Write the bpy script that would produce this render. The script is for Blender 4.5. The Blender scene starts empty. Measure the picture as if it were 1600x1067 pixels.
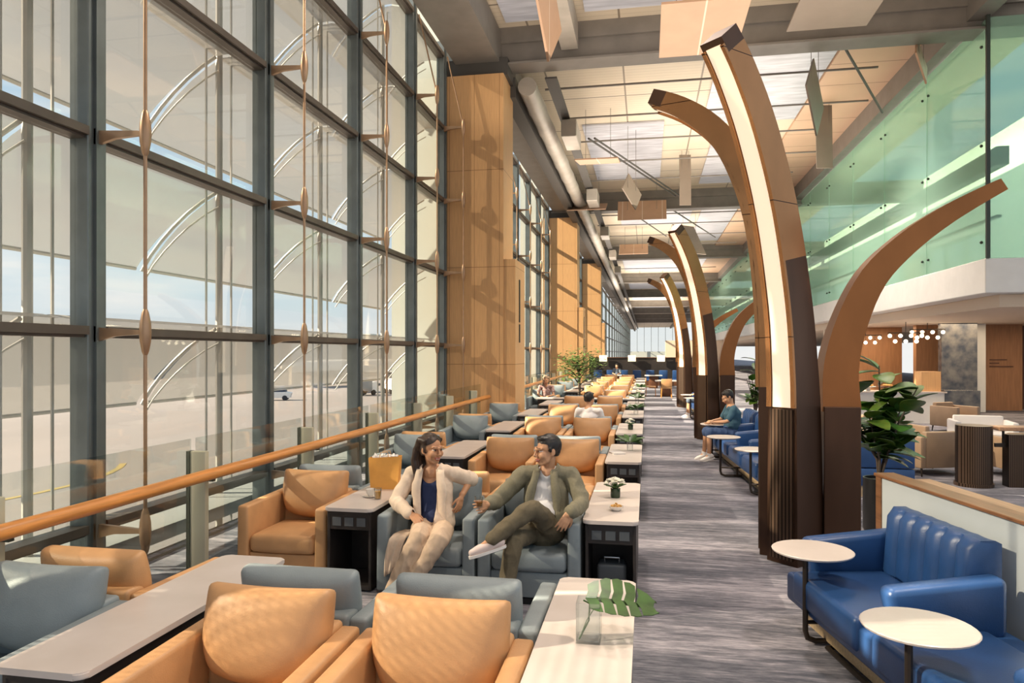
import bpy, bmesh, math, random
from math import sin, cos, pi, radians as R, sqrt
from mathutils import Vector as V, Matrix, noise
random.seed(7)
C = bpy.context.scene.collection
SC = bpy.context.scene

# ------------------------------------------------------------ camera
cam = bpy.data.cameras.new('camera')
camo = bpy.data.objects.new('camera', cam); C.objects.link(camo)
camo.location = (0, 0, 2.05)
camo.rotation_euler = (R(90), 0, R(10.62))
cam.sensor_width = 36; cam.lens = 36 * 1120 / 1600
cam.shift_y = 17.5 / 1600
cam.clip_start = .05; cam.clip_end = 2000
SC.camera = camo
# ------------------------------------------------------------ colour management, world, sun
SC.view_settings.view_transform = 'Standard'; SC.view_settings.look = 'None'
SC.view_settings.gamma = 1; SC.view_settings.use_curve_mapping = False
SC.view_settings.exposure = .0
SC.cycles.transparent_max_bounces = 24
SC.cycles.max_bounces = 8; SC.cycles.diffuse_bounces = 4; SC.cycles.glossy_bounces = 3
SC.cycles.caustics_reflective = False; SC.cycles.caustics_refractive = False
SC.cycles.sample_clamp_indirect = 6
W = bpy.data.worlds.new('sky'); SC.world = W; W.use_nodes = True
wn = W.node_tree; wn.nodes.clear()
tc = wn.nodes.new('ShaderNodeTexCoord'); sp = wn.nodes.new('ShaderNodeSeparateXYZ')
rp = wn.nodes.new('ShaderNodeValToRGB'); bg = wn.nodes.new('ShaderNodeBackground'); wo = wn.nodes.new('ShaderNodeOutputWorld')
nz = wn.nodes.new('ShaderNodeTexNoise'); mp = wn.nodes.new('ShaderNodeMapping'); mp.inputs['Scale'].default_value = (1.5, 1.5, 9)
nz.inputs['Scale'].default_value = 3; nz.inputs['Detail'].default_value = 5
mr = wn.nodes.new('ShaderNodeMapRange'); mr.inputs[1].default_value = .42; mr.inputs[2].default_value = .7
mx = wn.nodes.new('ShaderNodeMix'); mx.data_type = 'RGBA'; mx.inputs['B'].default_value = (.95, .94, .92, 1)
L = wn.links
L.new(tc.outputs['Generated'], sp.inputs[0]); L.new(sp.outputs['Z'], rp.inputs[0])
L.new(tc.outputs['Generated'], mp.inputs[0]); L.new(mp.outputs[0], nz.inputs['Vector'])
L.new(nz.outputs[0], mr.inputs[0]); L.new(mr.outputs[0], mx.inputs['Factor']); L.new(rp.outputs[0], mx.inputs['A'])
L.new(mx.outputs['Result'], bg.inputs[0]); L.new(bg.outputs[0], wo.inputs[0])
e = rp.color_ramp.elements
e[0].position = 0; e[0].color = (.86, .87, .86, 1); e[1].position = .5; e[1].color = (.46, .63, .82, 1)
x = e.new(.12); x.color = (.62, .78, .88, 1)
bg.inputs[1].default_value = 1.0
sun = bpy.data.lights.new('sun', 'SUN'); suno = bpy.data.objects.new('sun', sun); C.objects.link(suno)
SE, SA = R(31), R(14)
suno.rotation_euler = V((cos(SE) * cos(SA), cos(SE) * sin(SA), -sin(SE))).to_track_quat('-Z', 'Y').to_euler()
sun.energy = 17; sun.color = (1, .83, .62); sun.angle = R(.55)
# ------------------------------------------------------------ fill lamps added to brighten the ceiling, seating and mezzanine
def area(name, loc, rot, sx, sy, power, col):
    l = bpy.data.lights.new(name, 'AREA'); l.shape = 'RECTANGLE'; l.size = sx; l.size_y = sy; l.energy = power; l.color = col
    o = bpy.data.objects.new(name, l); C.objects.link(o); o.location = loc; o.rotation_euler = rot; return o
for y, p in ((3, 420), (12, 500), (26, 700), (45, 800), (70, 1000), (110, 1500)):
    area('ceiling_fill', (1.2, y, 7.2), (pi, 0, 0), 9, 9, p, (1, .88, .74))  # unseen upward-facing panels, added to brighten the ceiling
for x, y, p in ((.6, -2, 650), (3.2, 4, 1100), (-1, 9, 1200), (3.5, 13, 1500), (-.5, 20, 1500), (3.5, 26, 1500), (4.4, 21, 2200), (.5, 36, 2000), (.5, 48, 2000)):
    l = bpy.data.lights.new('hall_fill_spot', 'SPOT'); l.energy = p; l.color = (1, .87, .74); l.spot_size = R(130); l.spot_blend = .8; l.shadow_soft_size = .35
    o = bpy.data.objects.new('hall_fill_spot', l); C.objects.link(o); o.location = (x, y, 9.0)  # added spots without fittings, general fill for floor and seating
for y, p in ((24, 700), (45, 700)):
    area('mezzanine_fill', (10, y, 9.8), (0, 0, 0), 4, 14, p, (1, .95, .86))  # added light behind the green glass to make it paler
for x, y, p in ((9.5, 22, 90), (10.5, 26, 60), (8.6, 29, 70), (13.5, 25, 50), (9.5, 36, 130)):
    area('under_mezzanine_fill', (x, y, 3.02), (0, 0, 0), 1.6, 1.6, p, (1, .78, .52))  # added warm fill for the walls below the mezzanine

# ------------------------------------------------------------ materials
def mat(name, col, rough=.5, metal=0., noise_amt=0., scale=8., stretch=(1, 1, 1), bump=0., bscale=60., emit=0., col2=None, spec=.5, coat=0.):
    m = bpy.data.materials.new(name); m.use_nodes = True
    n = m.node_tree.nodes; l = m.node_tree.links; b = n['Principled BSDF']
    b.inputs['Base Color'].default_value = (*col, 1); b.inputs['Roughness'].default_value = rough
    b.inputs['Metallic'].default_value = metal; b.inputs['Specular IOR Level'].default_value = spec
    b.inputs['Coat Weight'].default_value = coat
    if emit:
        b.inputs['Emission Color'].default_value = (*col, 1); b.inputs['Emission Strength'].default_value = emit
    if noise_amt or bump:
        t = n.new('ShaderNodeTexCoord'); mpn = n.new('ShaderNodeMapping'); mpn.inputs['Scale'].default_value = stretch
        l.new(t.outputs['Object'], mpn.inputs[0])
    if noise_amt:
        z = n.new('ShaderNodeTexNoise'); z.inputs['Scale'].default_value = scale; z.inputs['Detail'].default_value = 4
        l.new(mpn.outputs[0], z.inputs['Vector'])
        c2 = col2 or tuple(max(0, c * (1 - noise_amt)) for c in col)
        c1 = col if col2 else tuple(min(1, c * (1 + noise_amt)) for c in col)
        r = n.new('ShaderNodeValToRGB'); r.color_ramp.elements[0].position = .32; r.color_ramp.elements[1].position = .68
        r.color_ramp.elements[0].color = (*c2, 1); r.color_ramp.elements[1].color = (*c1, 1)
        l.new(z.outputs[0], r.inputs[0]); l.new(r.outputs[0], b.inputs['Base Color'])
    if bump:
        z = n.new('ShaderNodeTexNoise'); z.inputs['Scale'].default_value = bscale; z.inputs['Detail'].default_value = 3
        l.new(mpn.outputs[0], z.inputs['Vector']); bp = n.new('ShaderNodeBump'); bp.inputs['Strength'].default_value = bump; bp.inputs['Distance'].default_value = .01
        l.new(z.outputs[0], bp.inputs['Height']); l.new(bp.outputs[0], b.inputs['Normal'])
    return m
def lines(m, axis, period, width, col, offset=0.):
    """thin joint lines repeating along an axis of object space"""
    n = m.node_tree.nodes; l = m.node_tree.links; b = n['Principled BSDF']
    t = n.new('ShaderNodeTexCoord'); s_ = n.new('ShaderNodeSeparateXYZ'); l.new(t.outputs['Object'], s_.inputs[0])
    a = n.new('ShaderNodeMath'); a.operation = 'MULTIPLY_ADD'; a.inputs[1].default_value = 1 / period; a.inputs[2].default_value = 100 + offset
    l.new(s_.outputs[axis], a.inputs[0])
    f = n.new('ShaderNodeMath'); f.operation = 'FRACT'; l.new(a.outputs[0], f.inputs[0])
    g = n.new('ShaderNodeMath'); g.operation = 'LESS_THAN'; g.inputs[1].default_value = width / period; l.new(f.outputs[0], g.inputs[0])
    x = n.new('ShaderNodeMix'); x.data_type = 'RGBA'; x.inputs['B'].default_value = (*col, 1)
    i = b.inputs['Base Color']
    if i.is_linked: l.new(i.links[0].from_socket, x.inputs['A'])
    else: x.inputs['A'].default_value = i.default_value
    l.new(g.outputs[0], x.inputs['Factor']); l.new(x.outputs['Result'], i)
    return m
def glass(name, tint, refl=.06, gloss=.02, op=0., opcol=(.5, .6, .55), fr=.5):
    m = bpy.data.materials.new(name); m.use_nodes = True
    n = m.node_tree.nodes; l = m.node_tree.links; n.remove(n['Principled BSDF'])
    t = n.new('ShaderNodeBsdfTransparent'); t.inputs[0].default_value = (*tint, 1)
    g = n.new('ShaderNodeBsdfGlossy'); g.inputs['Roughness'].default_value = gloss
    lw = n.new('ShaderNodeLayerWeight'); lw.inputs[0].default_value = .25
    ma = n.new('ShaderNodeMath'); ma.operation = 'MULTIPLY_ADD'; ma.inputs[1].default_value = fr; ma.inputs[2].default_value = refl
    l.new(lw.outputs['Fresnel'], ma.inputs[0])
    x = n.new('ShaderNodeMixShader'); l.new(ma.outputs[0], x.inputs[0]); l.new(t.outputs[0], x.inputs[1]); l.new(g.outputs[0], x.inputs[2])
    last = x
    if op:
        d = n.new('ShaderNodeBsdfDiffuse'); d.inputs[0].default_value = (*opcol, 1)
        y = n.new('ShaderNodeMixShader'); y.inputs[0].default_value = op
        l.new(x.outputs[0], y.inputs[1]); l.new(d.outputs[0], y.inputs[2]); last = y
    l.new(last.outputs[0], n['Material Output'].inputs[0])
    return m
M = {}
M['tan'] = mat('tan leather', (.55, .30, .135), .48, 0, .10, 5, bump=.12, bscale=140)
M['greyblue'] = mat('grey blue leather', (.225, .265, .285), .5, 0, .08, 5, bump=.12, bscale=140)
M['blue'] = mat('blue leather', (.018, .062, .185), .36, 0, .12, 5, bump=.1, bscale=160)
M['marble'] = mat('pinkish marble', (.69, .61, .565), .3, 0, .06, 3, (1, 1, 1), coat=.1, col2=(.62, .54, .49))
M['cab'] = mat('dark laminate', (.03, .024, .022), .45, 0, .2, 12)
M['black'] = mat('black', (.006, .006, .007), .6)
M['socket'] = mat('grey socket plate', (.10, .11, .12), .4)
M['socketface'] = mat('pale socket face', (.28, .29, .30), .4)
M['oak'] = mat('orange oak rail', (.62, .25, .06), .35, 0, .22, 6, (6, .4, 6), coat=.2)
M['timber'] = lines(lines(mat('pale timber veneer', (.60, .345, .155), .5, 0, .08, 5, (9, 9, .5)), 2, 2.35, .014, (.28, .14, .05), .25), 0, .62, .012, (.30, .15, .06), .62)
M['plinthwood'] = mat('beige wood plinth', (.58, .42, .24), .5, 0, .15, 8, (1, 6, 6))
M['mullion'] = mat('grey green aluminium', (.16, .185, .19), .42, .55, .12, 3)
M['transom'] = mat('grey brown aluminium', (.12, .10, .085), .45, .4, .12, 3)
M['rod'] = mat('bronze rod', (.42, .27, .17), .38, .7, .1, 6)
M['post'] = mat('cream steel post', (.47, .45, .34), .4, .2)
M['postdark'] = mat('dark green steel', (.05, .06, .05), .4, .4)
M['arch'] = lines(mat('copper bronze cladding', (.40, .19, .08), .26, .85, .12, 2.5, (1, 1, .5)), 2, 1.27, .008, (.03, .015, .01), .27)
M['archred'] = mat('red brown bronze', (.27, .105, .035), .3, .75, .15, 2.5, (1, 1, .5))
M['archdark'] = mat('dark brown bronze', (.085, .045, .028), .32, .7, .15, 3, (1, 1, .3))
M['flute'] = lines(mat('fluted bronze', (.12, .075, .05), .35, .6), 0, .028, .01, (.02, .012, .008))
M['strip'] = mat('lit cream strip', (1., .80, .58), .5, emit=.74)
M['white'] = mat('white paint', (.84, .82, .78), .55, 0, .03, 3)
M['warmwhite'] = mat('warm soffit paint', (.82, .66, .50), .6)
M['brown'] = mat('brown wall panel', (.36, .17, .075), .55, 0, .12, 4, (4, 4, .4))
M['darkbrown'] = mat('dark brown wall', (.12, .045, .018), .5, 0, .2, 4)
M['navy'] = mat('navy marble', (.035, .045, .07), .25, 0, .6, 3, col2=(.20, .19, .18))
M['capwood'] = mat('walnut cap', (.22, .10, .045), .35, 0, .25, 7, (6, .5, 6))
M['tanwood'] = mat('light walnut ledge', (.40, .23, .13), .35, 0, .2, 7, (6, .5, 6))
M['partition'] = mat('pale grey panel', (.58, .63, .65), .4, 0, .02, 3)
M['tube'] = mat('dark bronze tube', (.05, .038, .03), .38, .6)
M['ceiling'] = lines(lines(lines(mat('cream metal ceiling', (.66, .56, .43), .5, 0, .03, 1), 1, .2, .018, (.52, .43, .32)), 1, 3.2, .06, (.22, .18, .14)), 0, 2.2, .05, (.25, .2, .15), .3)
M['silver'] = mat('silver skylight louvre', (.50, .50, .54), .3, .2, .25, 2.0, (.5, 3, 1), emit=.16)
M['beam'] = mat('grey brown steel beam', (.20, .18, .16), .5, .2, .1, 2)
M['soffit'] = lines(mat('peach soffit strip', (.60, .40, .27), .55, 0, .03, 1), 1, 1.6, .04, (.3, .18, .12))
M['duct'] = mat('pale grey duct', (.42, .38, .33), .45, .3, .1, 2)
M['darkduct'] = mat('dark tray', (.06, .055, .05), .6)
M['panel'] = lines(mat('warm reflector panel', (.44, .27, .17), .5, 0, .05, 2), 0, .9, .03, (.60, .48, .38))
M['panelgrey'] = mat('taupe reflector panel', (.24, .19, .15), .5, 0, .05, 2)
M['leaf'] = mat('green leaf', (.035, .11, .014), .35, 0, .35, 14)
M['leafdark'] = mat('dark fig leaf', (.05, .13, .018), .35, 0, .4, 10, col2=(.11, .16, .025))
M['leaflight'] = mat('light tree leaf', (.12, .20, .05), .45, 0, .4, 12)
M['bark'] = mat('bark', (.10, .07, .05), .7, 0, .3, 20)
M['petal'] = mat('white petal', (.86, .82, .68), .6, 0, .05, 20)
M['vase'] = mat('dark green glass vase', (.02, .04, .02), .1)
M['pot'] = mat('black planter', (.015, .014, .014), .35)
M['soil'] = mat('soil', (.03, .02, .014), .9)
M['porcelain'] = mat('white porcelain', (.82, .78, .72), .2)
M['snack'] = mat('golden snack', (.75, .42, .12), .6, 0, .3, 30)
M['juice'] = mat('orange drink', (.85, .40, .05), .15)
M['bag'] = mat('orange paper bag', (.78, .38, .08), .6, 0, .05, 10)
M['paper'] = mat('white paper', (.8, .78, .75), .7)
M['steel'] = mat('brushed steel', (.45, .45, .46), .3, .9)
M['outpost'] = mat('white painted steel', (.46, .45, .42), .5)
M['apron'] = mat('pale concrete apron', (.215, .19, .178), .85, 0, .12, .05, (1, .25, 1))
M['yellow'] = mat('yellow line paint', (.36, .26, .09), .8)
M['outgrey'] = mat('grey roofing', (.30, .31, .31), .6)
M['outwall'] = mat('pale green grey cladding', (.50, .54, .50), .6, 0, .03, .6)
M['lampshade'] = mat('glowing shade', (1, .82, .55), .6, emit=1.3)
M['globe'] = mat('glowing globe', (1, .86, .62), .4, emit=5)
M['whiteleather'] = mat('pale grey leather', (.66, .62, .60), .5)
M['taupe'] = mat('taupe leather', (.36, .24, .15), .5, 0, .06, 5)
M['glass'] = glass('facade glass', (.96, .975, .97), .008, fr=.10)
M['clear'] = glass('balustrade glass', (.88, .91, .90), .02, fr=.2)
M['vaseglass'] = glass('clear vase glass', (.93, .95, .95), .08)
M['green'] = glass('green mezzanine glass', (.70, .88, .78), .05, .03, .30, (.52, .74, .62), fr=.3)
# perforated louvre sheet for the outside sunshades
def canopy_mat(fine):
    m = mat('finely perforated sunshade' if fine else 'perforated sunshade', (.42, .41, .39), .6)
    n = m.node_tree.nodes; l = m.node_tree.links; b = n['Principled BSDF']
    t = n.new('ShaderNodeTexCoord'); s_ = n.new('ShaderNodeSeparateXYZ'); l.new(t.outputs['UV'], s_.inputs[0])
    def band(sock, per, w):
        a = n.new('ShaderNodeMath'); a.operation = 'MULTIPLY'; a.inputs[1].default_value = 1 / per; l.new(sock, a.inputs[0])
        f = n.new('ShaderNodeMath'); f.operation = 'FRACT'; l.new(a.outputs[0], f.inputs[0])
        g = n.new('ShaderNodeMath'); g.operation = 'LESS_THAN'; g.inputs[1].default_value = w; l.new(f.outputs[0], g.inputs[0]); return g.outputs[0]
    u = band(s_.outputs[0], .05, .55); v = band(s_.outputs[1], .05, .55)
    q = n.new('ShaderNodeMath'); q.operation = 'MULTIPLY'; l.new(u, q.inputs[0]); l.new(v, q.inputs[1])
    tr = n.new('ShaderNodeBsdfTransparent'); tl = n.new('ShaderNodeBsdfTranslucent'); tl.inputs[0].default_value = (.22, .215, .21, 1)
    x0 = n.new('ShaderNodeMixShader'); x0.inputs[0].default_value = .30; l.new(b.outputs[0], x0.inputs[1]); l.new(tl.outputs[0], x0.inputs[2])
    x = n.new('ShaderNodeMixShader'); x.inputs[0].default_value = .18
    if not fine: l.new(q.outputs[0], x.inputs[0])
    l.new(x0.outputs[0], x.inputs[1]); l.new(tr.outputs[0], x.inputs[2])
    l.new(x.outputs[0], n['Material Output'].inputs[0])
    return m
M['canopyholes'] = canopy_mat(False); M['canopy'] = canopy_mat(True)
def carpet_mat():
    m = mat('grey streaked carpet', (.2, .19, .2), .95, bump=.3, bscale=220)
    n = m.node_tree.nodes; l = m.node_tree.links; b = n['Principled BSDF']
    t = n.new('ShaderNodeTexCoord')
    def nz(scale, st, lo, hi):
        mpn = n.new('ShaderNodeMapping'); mpn.inputs['Scale'].default_value = st; l.new(t.outputs['Object'], mpn.inputs[0])
        z = n.new('ShaderNodeTexNoise'); z.inputs['Scale'].default_value = scale; z.inputs['Detail'].default_value = 6; z.inputs['Roughness'].default_value = .7
        l.new(mpn.outputs[0], z.inputs['Vector'])
        r = n.new('ShaderNodeMapRange'); r.inputs[1].default_value = lo; r.inputs[2].default_value = hi; l.new(z.outputs[0], r.inputs[0]); return r.outputs[0]
    a = nz(1.0, (1.6, 15, 1), .35, .65); c = nz(4, (1.5, 9, 1), .35, .65); d = nz(.6, (.35, 2.0, 1), .4, .62)
    m1 = n.new('ShaderNodeMix'); m1.data_type = 'FLOAT'; m1.inputs[0].default_value = .5; l.new(a, m1.inputs[2]); l.new(c, m1.inputs[3])
    m2 = n.new('ShaderNodeMix'); m2.data_type = 'FLOAT'; m2.inputs[0].default_value = .4; l.new(m1.outputs[0], m2.inputs[2]); l.new(d, m2.inputs[3])
    r = n.new('ShaderNodeValToRGB'); el = r.color_ramp.elements
    el[0].position = .2; el[0].color = (.062, .067, .09, 1); el[1].position = .85; el[1].color = (.47, .44, .49, 1)
    k = el.new(.5); k.color = (.175, .172, .205, 1)
    l.new(m2.outputs[0], r.inputs[0]); l.new(r.outputs[0], b.inputs['Base Color'])
    return m
M['carpet'] = carpet_mat()

# ------------------------------------------------------------ mesh helpers
def B(): return bmesh.new()
def box(bm, lo, hi, bev=0., seg=2, mtx=None):
    c = [(a + b) / 2 for a, b in zip(lo, hi)]; d = [b - a for a, b in zip(lo, hi)]
    r = bmesh.ops.create_cube(bm, size=1); vs = r['verts']
    bmesh.ops.scale(bm, vec=d, verts=vs); bmesh.ops.translate(bm, vec=c, verts=vs)
    if bev:
        es = list({e for v in vs for e in v.link_edges})
        q = bmesh.ops.bevel(bm, geom=es, offset=min(bev, min(d) * .49), segments=seg, profile=.5, affect='EDGES')
        vs = list({v for f in q['faces'] for v in f.verts} | {v for v in vs if v.is_valid})
    if mtx is not None: bmesh.ops.transform(bm, matrix=mtx, verts=vs)
    return vs
def tube(bm, pts, rad, n=8, cap=True, closed=False, flat=1.):
    pts = [V(p) for p in pts]; N = len(pts)
    rad = rad if isinstance(rad, (list, tuple)) else [rad] * N
    rings = []; prev = None
    for i, p in enumerate(pts):
        if closed: d = pts[(i + 1) % N] - pts[i - 1]
        else: d = pts[min(i + 1, N - 1)] - pts[max(i - 1, 0)]
        d = d.normalized() if d.length > 1e-9 else V((0, 0, 1))
        if prev is None:
            up = V((0, 0, 1)) if abs(d.z) < .9 else V((0, 1, 0))
            a = d.cross(up).normalized()
        else:
            a = (prev - d * prev.dot(d)); a = a.normalized() if a.length > 1e-6 else d.orthogonal().normalized()
        prev = a; b = d.cross(a)
        rings.append([bm.verts.new(p + (a * cos(t) + b * sin(t) * flat) * rad[i]) for t in [2 * pi * k / n for k in range(n)]])
    for i in range(N if closed else N - 1):
        r0, r1 = rings[i], rings[(i + 1) % N]
        for k in range(n): bm.faces.new((r0[k], r0[(k + 1) % n], r1[(k + 1) % n], r1[k]))
    if cap and not closed:
        bm.faces.new(rings[0][::-1]); bm.faces.new(rings[-1])
    return rings
def lathe(bm, prof, n=20, cx=0, cy=0):
    rings = [[bm.verts.new((cx + r * cos(t), cy + r * sin(t), z)) for t in [2 * pi * k / n for k in range(n)]] for r, z in prof]
    for a, b in zip(rings, rings[1:]):
        for k in range(n): bm.faces.new((a[k], a[(k + 1) % n], b[(k + 1) % n], b[k]))
    bm.faces.new(rings[0][::-1]); bm.faces.new(rings[-1])
def sphere(bm, c, r, seg=12, rings=8, sc=(1, 1, 1)):
    q = bmesh.ops.create_uvsphere(bm, u_segments=seg, v_segments=rings, radius=r)
    bmesh.ops.scale(bm, vec=sc, verts=q['verts']); bmesh.ops.translate(bm, vec=c, verts=q['verts']); return q['verts']
def prism(bm, poly, h0, h1, axis=2):
    def pt(p, h):
        return (p[0], p[1], h) if axis == 2 else ((p[0], h, p[1]) if axis == 1 else (h, p[0], p[1]))
    a = [bm.verts.new(pt(p, h0)) for p in poly]; b = [bm.verts.new(pt(p, h1)) for p in poly]; n = len(poly)
    bm.faces.new(a); bm.faces.new(b[::-1])
    for k in range(n): bm.faces.new((a[k], b[k], b[(k + 1) % n], a[(k + 1) % n]))
def rrect(x0, y0, x1, y1, r, n=5):
    o = []
    for cx, cy, a in ((x1 - r, y1 - r, 0), (x0 + r, y1 - r, 90), (x0 + r, y0 + r, 180), (x1 - r, y0 + r, 270)):
        o += [(cx + r * cos(R(a + 90 * k / n)), cy + r * sin(R(a + 90 * k / n))) for k in range(n + 1)]
    return o
def quadsheet(bm, rows, thick=0.):
    g = [[bm.verts.new(p) for p in r] for r in rows]
    for i in range(len(g) - 1):
        for j in range(len(g[0]) - 1): bm.faces.new((g[i][j], g[i][j + 1], g[i + 1][j + 1], g[i + 1][j]))
    return g
def finish(name, bm, m, smooth=40):
    bmesh.ops.recalc_face_normals(bm, faces=bm.faces)
    me = bpy.data.meshes.new(name); bm.to_mesh(me); bm.free()
    for k in (m if isinstance(m, (list, tuple)) else [m]): me.materials.append(M[k] if isinstance(k, str) else k)
    if smooth:
        me.shade_smooth()
        me.set_sharp_from_angle(angle=R(smooth))
    return me
def ob(name, bm, m, parent=None, loc=(0, 0, 0), rz=0., smooth=40, **kw):
    me = bm if isinstance(bm, bpy.types.Mesh) else finish(name, bm, m, smooth)
    o = bpy.data.objects.new(name, me); C.objects.link(o); o.parent = parent
    o.location = loc; o.rotation_euler = (0, 0, rz)
    for k, v in kw.items(): o[k] = v
    return o
def thing(name, label, cat, loc=(0, 0, 0), rz=0., group=None):
    o = bpy.data.objects.new(name, None); C.objects.link(o); o.empty_display_size = .1
    o.location = loc; o.rotation_euler = (0, 0, rz); o['label'] = label; o['category'] = cat
    if group: o['group'] = group
    return o
def tag(o, label, cat, group=None):
    o['label'] = label; o['category'] = cat
    if group: o['group'] = group
    return o
def struct(name, bm, m, parent=None, **kw):
    o = ob(name, bm, m, parent, **kw)
    if parent is None: o['kind'] = 'structure'
    return o
KIDS = {}
def kids(o): return [c for c in bpy.data.objects if c.parent == o]
def dup(src, loc, rz=None, label=None, group=None, tree=None):
    def cp(o, par):
        c = o.copy(); C.objects.link(c)
        if par is not None: c.parent = par
        for ch in (tree or KT)[o.name]: cp(ch, c)
        return c
    r = cp(src, None); r.location = loc
    if rz is not None: r.rotation_euler = (0, 0, rz)
    if label: r['label'] = label
    if group: r['group'] = group
    return r
KT = {}
def snap(o):
    """remember a thing's tree for copying"""
    KT[o.name] = kids(o)
    for c in KT[o.name]: snap(c)
ORD = ['front', 'second', 'third', 'fourth', 'fifth', 'sixth', 'seventh', 'eighth', 'ninth', 'tenth', 'eleventh', 'twelfth', 'thirteenth', 'fourteenth', 'fifteenth', 'sixteenth', 'seventeenth', 'eighteenth']
# ============================================================ SETTING
WX = -4.83
bm = B(); box(bm, (-4.95, -7, -.3), (26, 230, 0)); struct('floor', bm, 'carpet', smooth=0)
bm = B(); box(bm, (-4.7, -7, 10.0), (9.5, 230, 10.3)); struct('ceiling', bm, 'ceiling', smooth=0)
# right-hand side: mezzanine slab, soffit, glass upper wall
bm = B(); box(bm, (7.15, 17, 3.33), (26, 120, 4.08), .02); struct('wall_right', bm, 'white', smooth=0)
bm = B(); box(bm, (7.6, 17.4, 3.05), (26, 119, 3.325)); struct('trim_1', bm, 'warmwhite', smooth=0)
tr = bpy.data.objects.new('wall_upper', None); C.objects.link(tr); tr['kind'] = 'structure'
for k in range(24):
    y0 = 17.03 + k * 3.4
    bm = B(); box(bm, (7.2, y0, 4.08), (7.23, y0 + 3.385, 9.25)); ob('glass_pane', bm, 'green', tr, smooth=0)
for k in range(3):
    x0 = 7.25 + k * 3.4
    bm = B(); box(bm, (x0, 17.0, 4.08), (x0 + 3.38, 17.03, 9.25)); ob('glass_pane', bm, 'green', tr, smooth=0)
bm = B(); box(bm, (7.17, 16.97, 4.08), (7.24, 17.04, 9.3)); ob('corner_post', bm, 'postdark', tr, smooth=0)
bm = B()
for k in range(24):
    for z in (4.45, 6.55, 8.7):
        sphere(bm, (7.17, 17.03 + k * 3.4 + 3.2, z), .035, 8, 6); sphere(bm, (7.17, 17.03 + k * 3.4 + .2, z), .035, 8, 6)
ob('glass_fixing', bm, 'postdark', tr)
bm = B(); box(bm, (7.5, 17.3, 6.15), (7.75, 120, 6.55)); box(bm, (7.5, 17.3, 5.0), (7.6, 120, 5.06)); struct('trim_2', bm, 'mullion', smooth=0)
bm = B(); box(bm, (12.5, 17, 4.08), (12.8, 120, 10)); struct('wall_mezzanine', bm, 'white', smooth=0)
# back walls under the mezzanine
bm = B(); box(bm, (9.6, 28.2, 0), (13.05, 28.5, 3.05)); struct('wall_brown', bm, 'brown', smooth=0)
def plain(name, lo, hi, m, bev=0.): 
    bm = B(); box(bm, lo, hi, bev); return struct(name, bm, m, smooth=0)
plain('wall_recess', (13.05, 29.2, 0), (15.0, 29.5, 3.05), 'darkbrown')
plain('wall_timber', (14.75, 28.0, 0), (17.5, 28.4, 3.05), 'tan')
plain('pillar_white', (11.05, 27.3, 0), (11.5, 27.75, 3.05), 'white')
plain('wall_marble', (9.85, 26.6, 0), (10.95, 26.9, 3.05), 'navy')
plain('wall_bar', (7.4, 30.6, 0), (9.9, 30.9, 3.05), 'brown')
plain('wall_far_right', (1.9, 75, 0), (8.0, 75.4, 3.3), 'warmwhite')
plain('wall_entry', (7.6, 33, 0), (8.9, 33.3, 3.05), 'warmwhite')
# sign lettering on the brown wall: three short lines, too small to read in the photograph
t = thing('wall_sign', 'small dark lettering in three lines on the brown wall panel', 'sign', (12.0, 28.19, 1.5))
for i, w in enumerate((.55, .3, .75)):
    bm = B(); box(bm, (0, -.02, .28 - i * .12), (w, .01, .32 - i * .12)); ob('text_line', bm, 'darkbrown', t, smooth=0)
# end wall of the hall
plain('wall_end', (-4.8, 221, 0), (12, 221.5, 2.4), 'outwall')
ew = thing('window_end', '', ''); del ew['label'], ew['category']; ew['kind'] = 'structure'
for k in range(8):
    bm = B(); box(bm, (-4.8 + k * 2.1, 221.1, 2.4), (-4.8 + k * 2.1 + 2.0, 221.2, 10)); ob('pane', bm, 'glass', ew, smooth=0)
    bm = B(); box(bm, (-4.8 + k * 2.1 - .1, 220.9, 2.4), (-4.8 + k * 2.1, 221.3, 10)); ob('mullion', bm, 'mullion', ew, smooth=0)
# timber clad pillars
def pillar(y):
    o = struct('pillar', (lambda b: (box(b, (-5.05, 0, 0), (-3.38, 1.25, 8.78)), b)[1])(B()), 'timber', loc=(0, y, 0), smooth=0)
    bm = B(); box(bm, (-3.38, .02, 0), (-3.09, 1.35, 4.3)); ob('pier', bm, 'timber', o, smooth=0)
    bm = B(); box(bm, (-3.095, .5, 2.3), (-3.075, .62, 2.75)); box(bm, (-3.095, .5, 2.8), (-3.075, .62, 3.85)); ob('slot_vent', bm, 'black', o, smooth=0)
    bm = B(); box(bm, (-4.9, .1, 8.78), (-3.3, 1.2, 9.2)); ob('cap', bm, 'darkduct', o, smooth=0)
for y in (16.9, 35.6, 54.3): pillar(y)
# ---- curtain wall: one bay = one window
TZ = [-.05, .48, 2.23, 3.98, 5.73, 7.48, 9.23]
bays = []
def window(i, y0, y1, closed=False):
    bm = B(); box(bm, (WX - .17, y1 - .11, -.3), (WX + .02, y1 + .11, 9.6), .008, 1)
    box(bm, (WX - .02, y1 - .045, -.3), (WX + .05, y1 + .045, 9.6))
    o = struct('window_%d' % i, bm, 'mullion', smooth=0)
    for z in TZ:
        bm = B(); box(bm, (WX - .17, y0 + .11, z - .045), (WX - .01, y1 - .11, z + .045)); box(bm, (WX - .02, y0 + .11, z - .02), (WX + .035, y1 - .11, z + .055)); ob('transom', bm, 'transom', o, smooth=0)
    for a, b in zip(TZ, TZ[1:]):
        bm = B(); box(bm, (WX - .12, y0 + .11, a + .05), (WX - .1, y1 - .11, b - .05)); ob('pane', bm, 'glass', o, smooth=0)
    return o
MY = [5.6 + 2.98 * k for k in range(-4, 4)]
n = 1
for k, y in enumerate(MY): window(n, y - 2.98, y); n += 1
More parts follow.
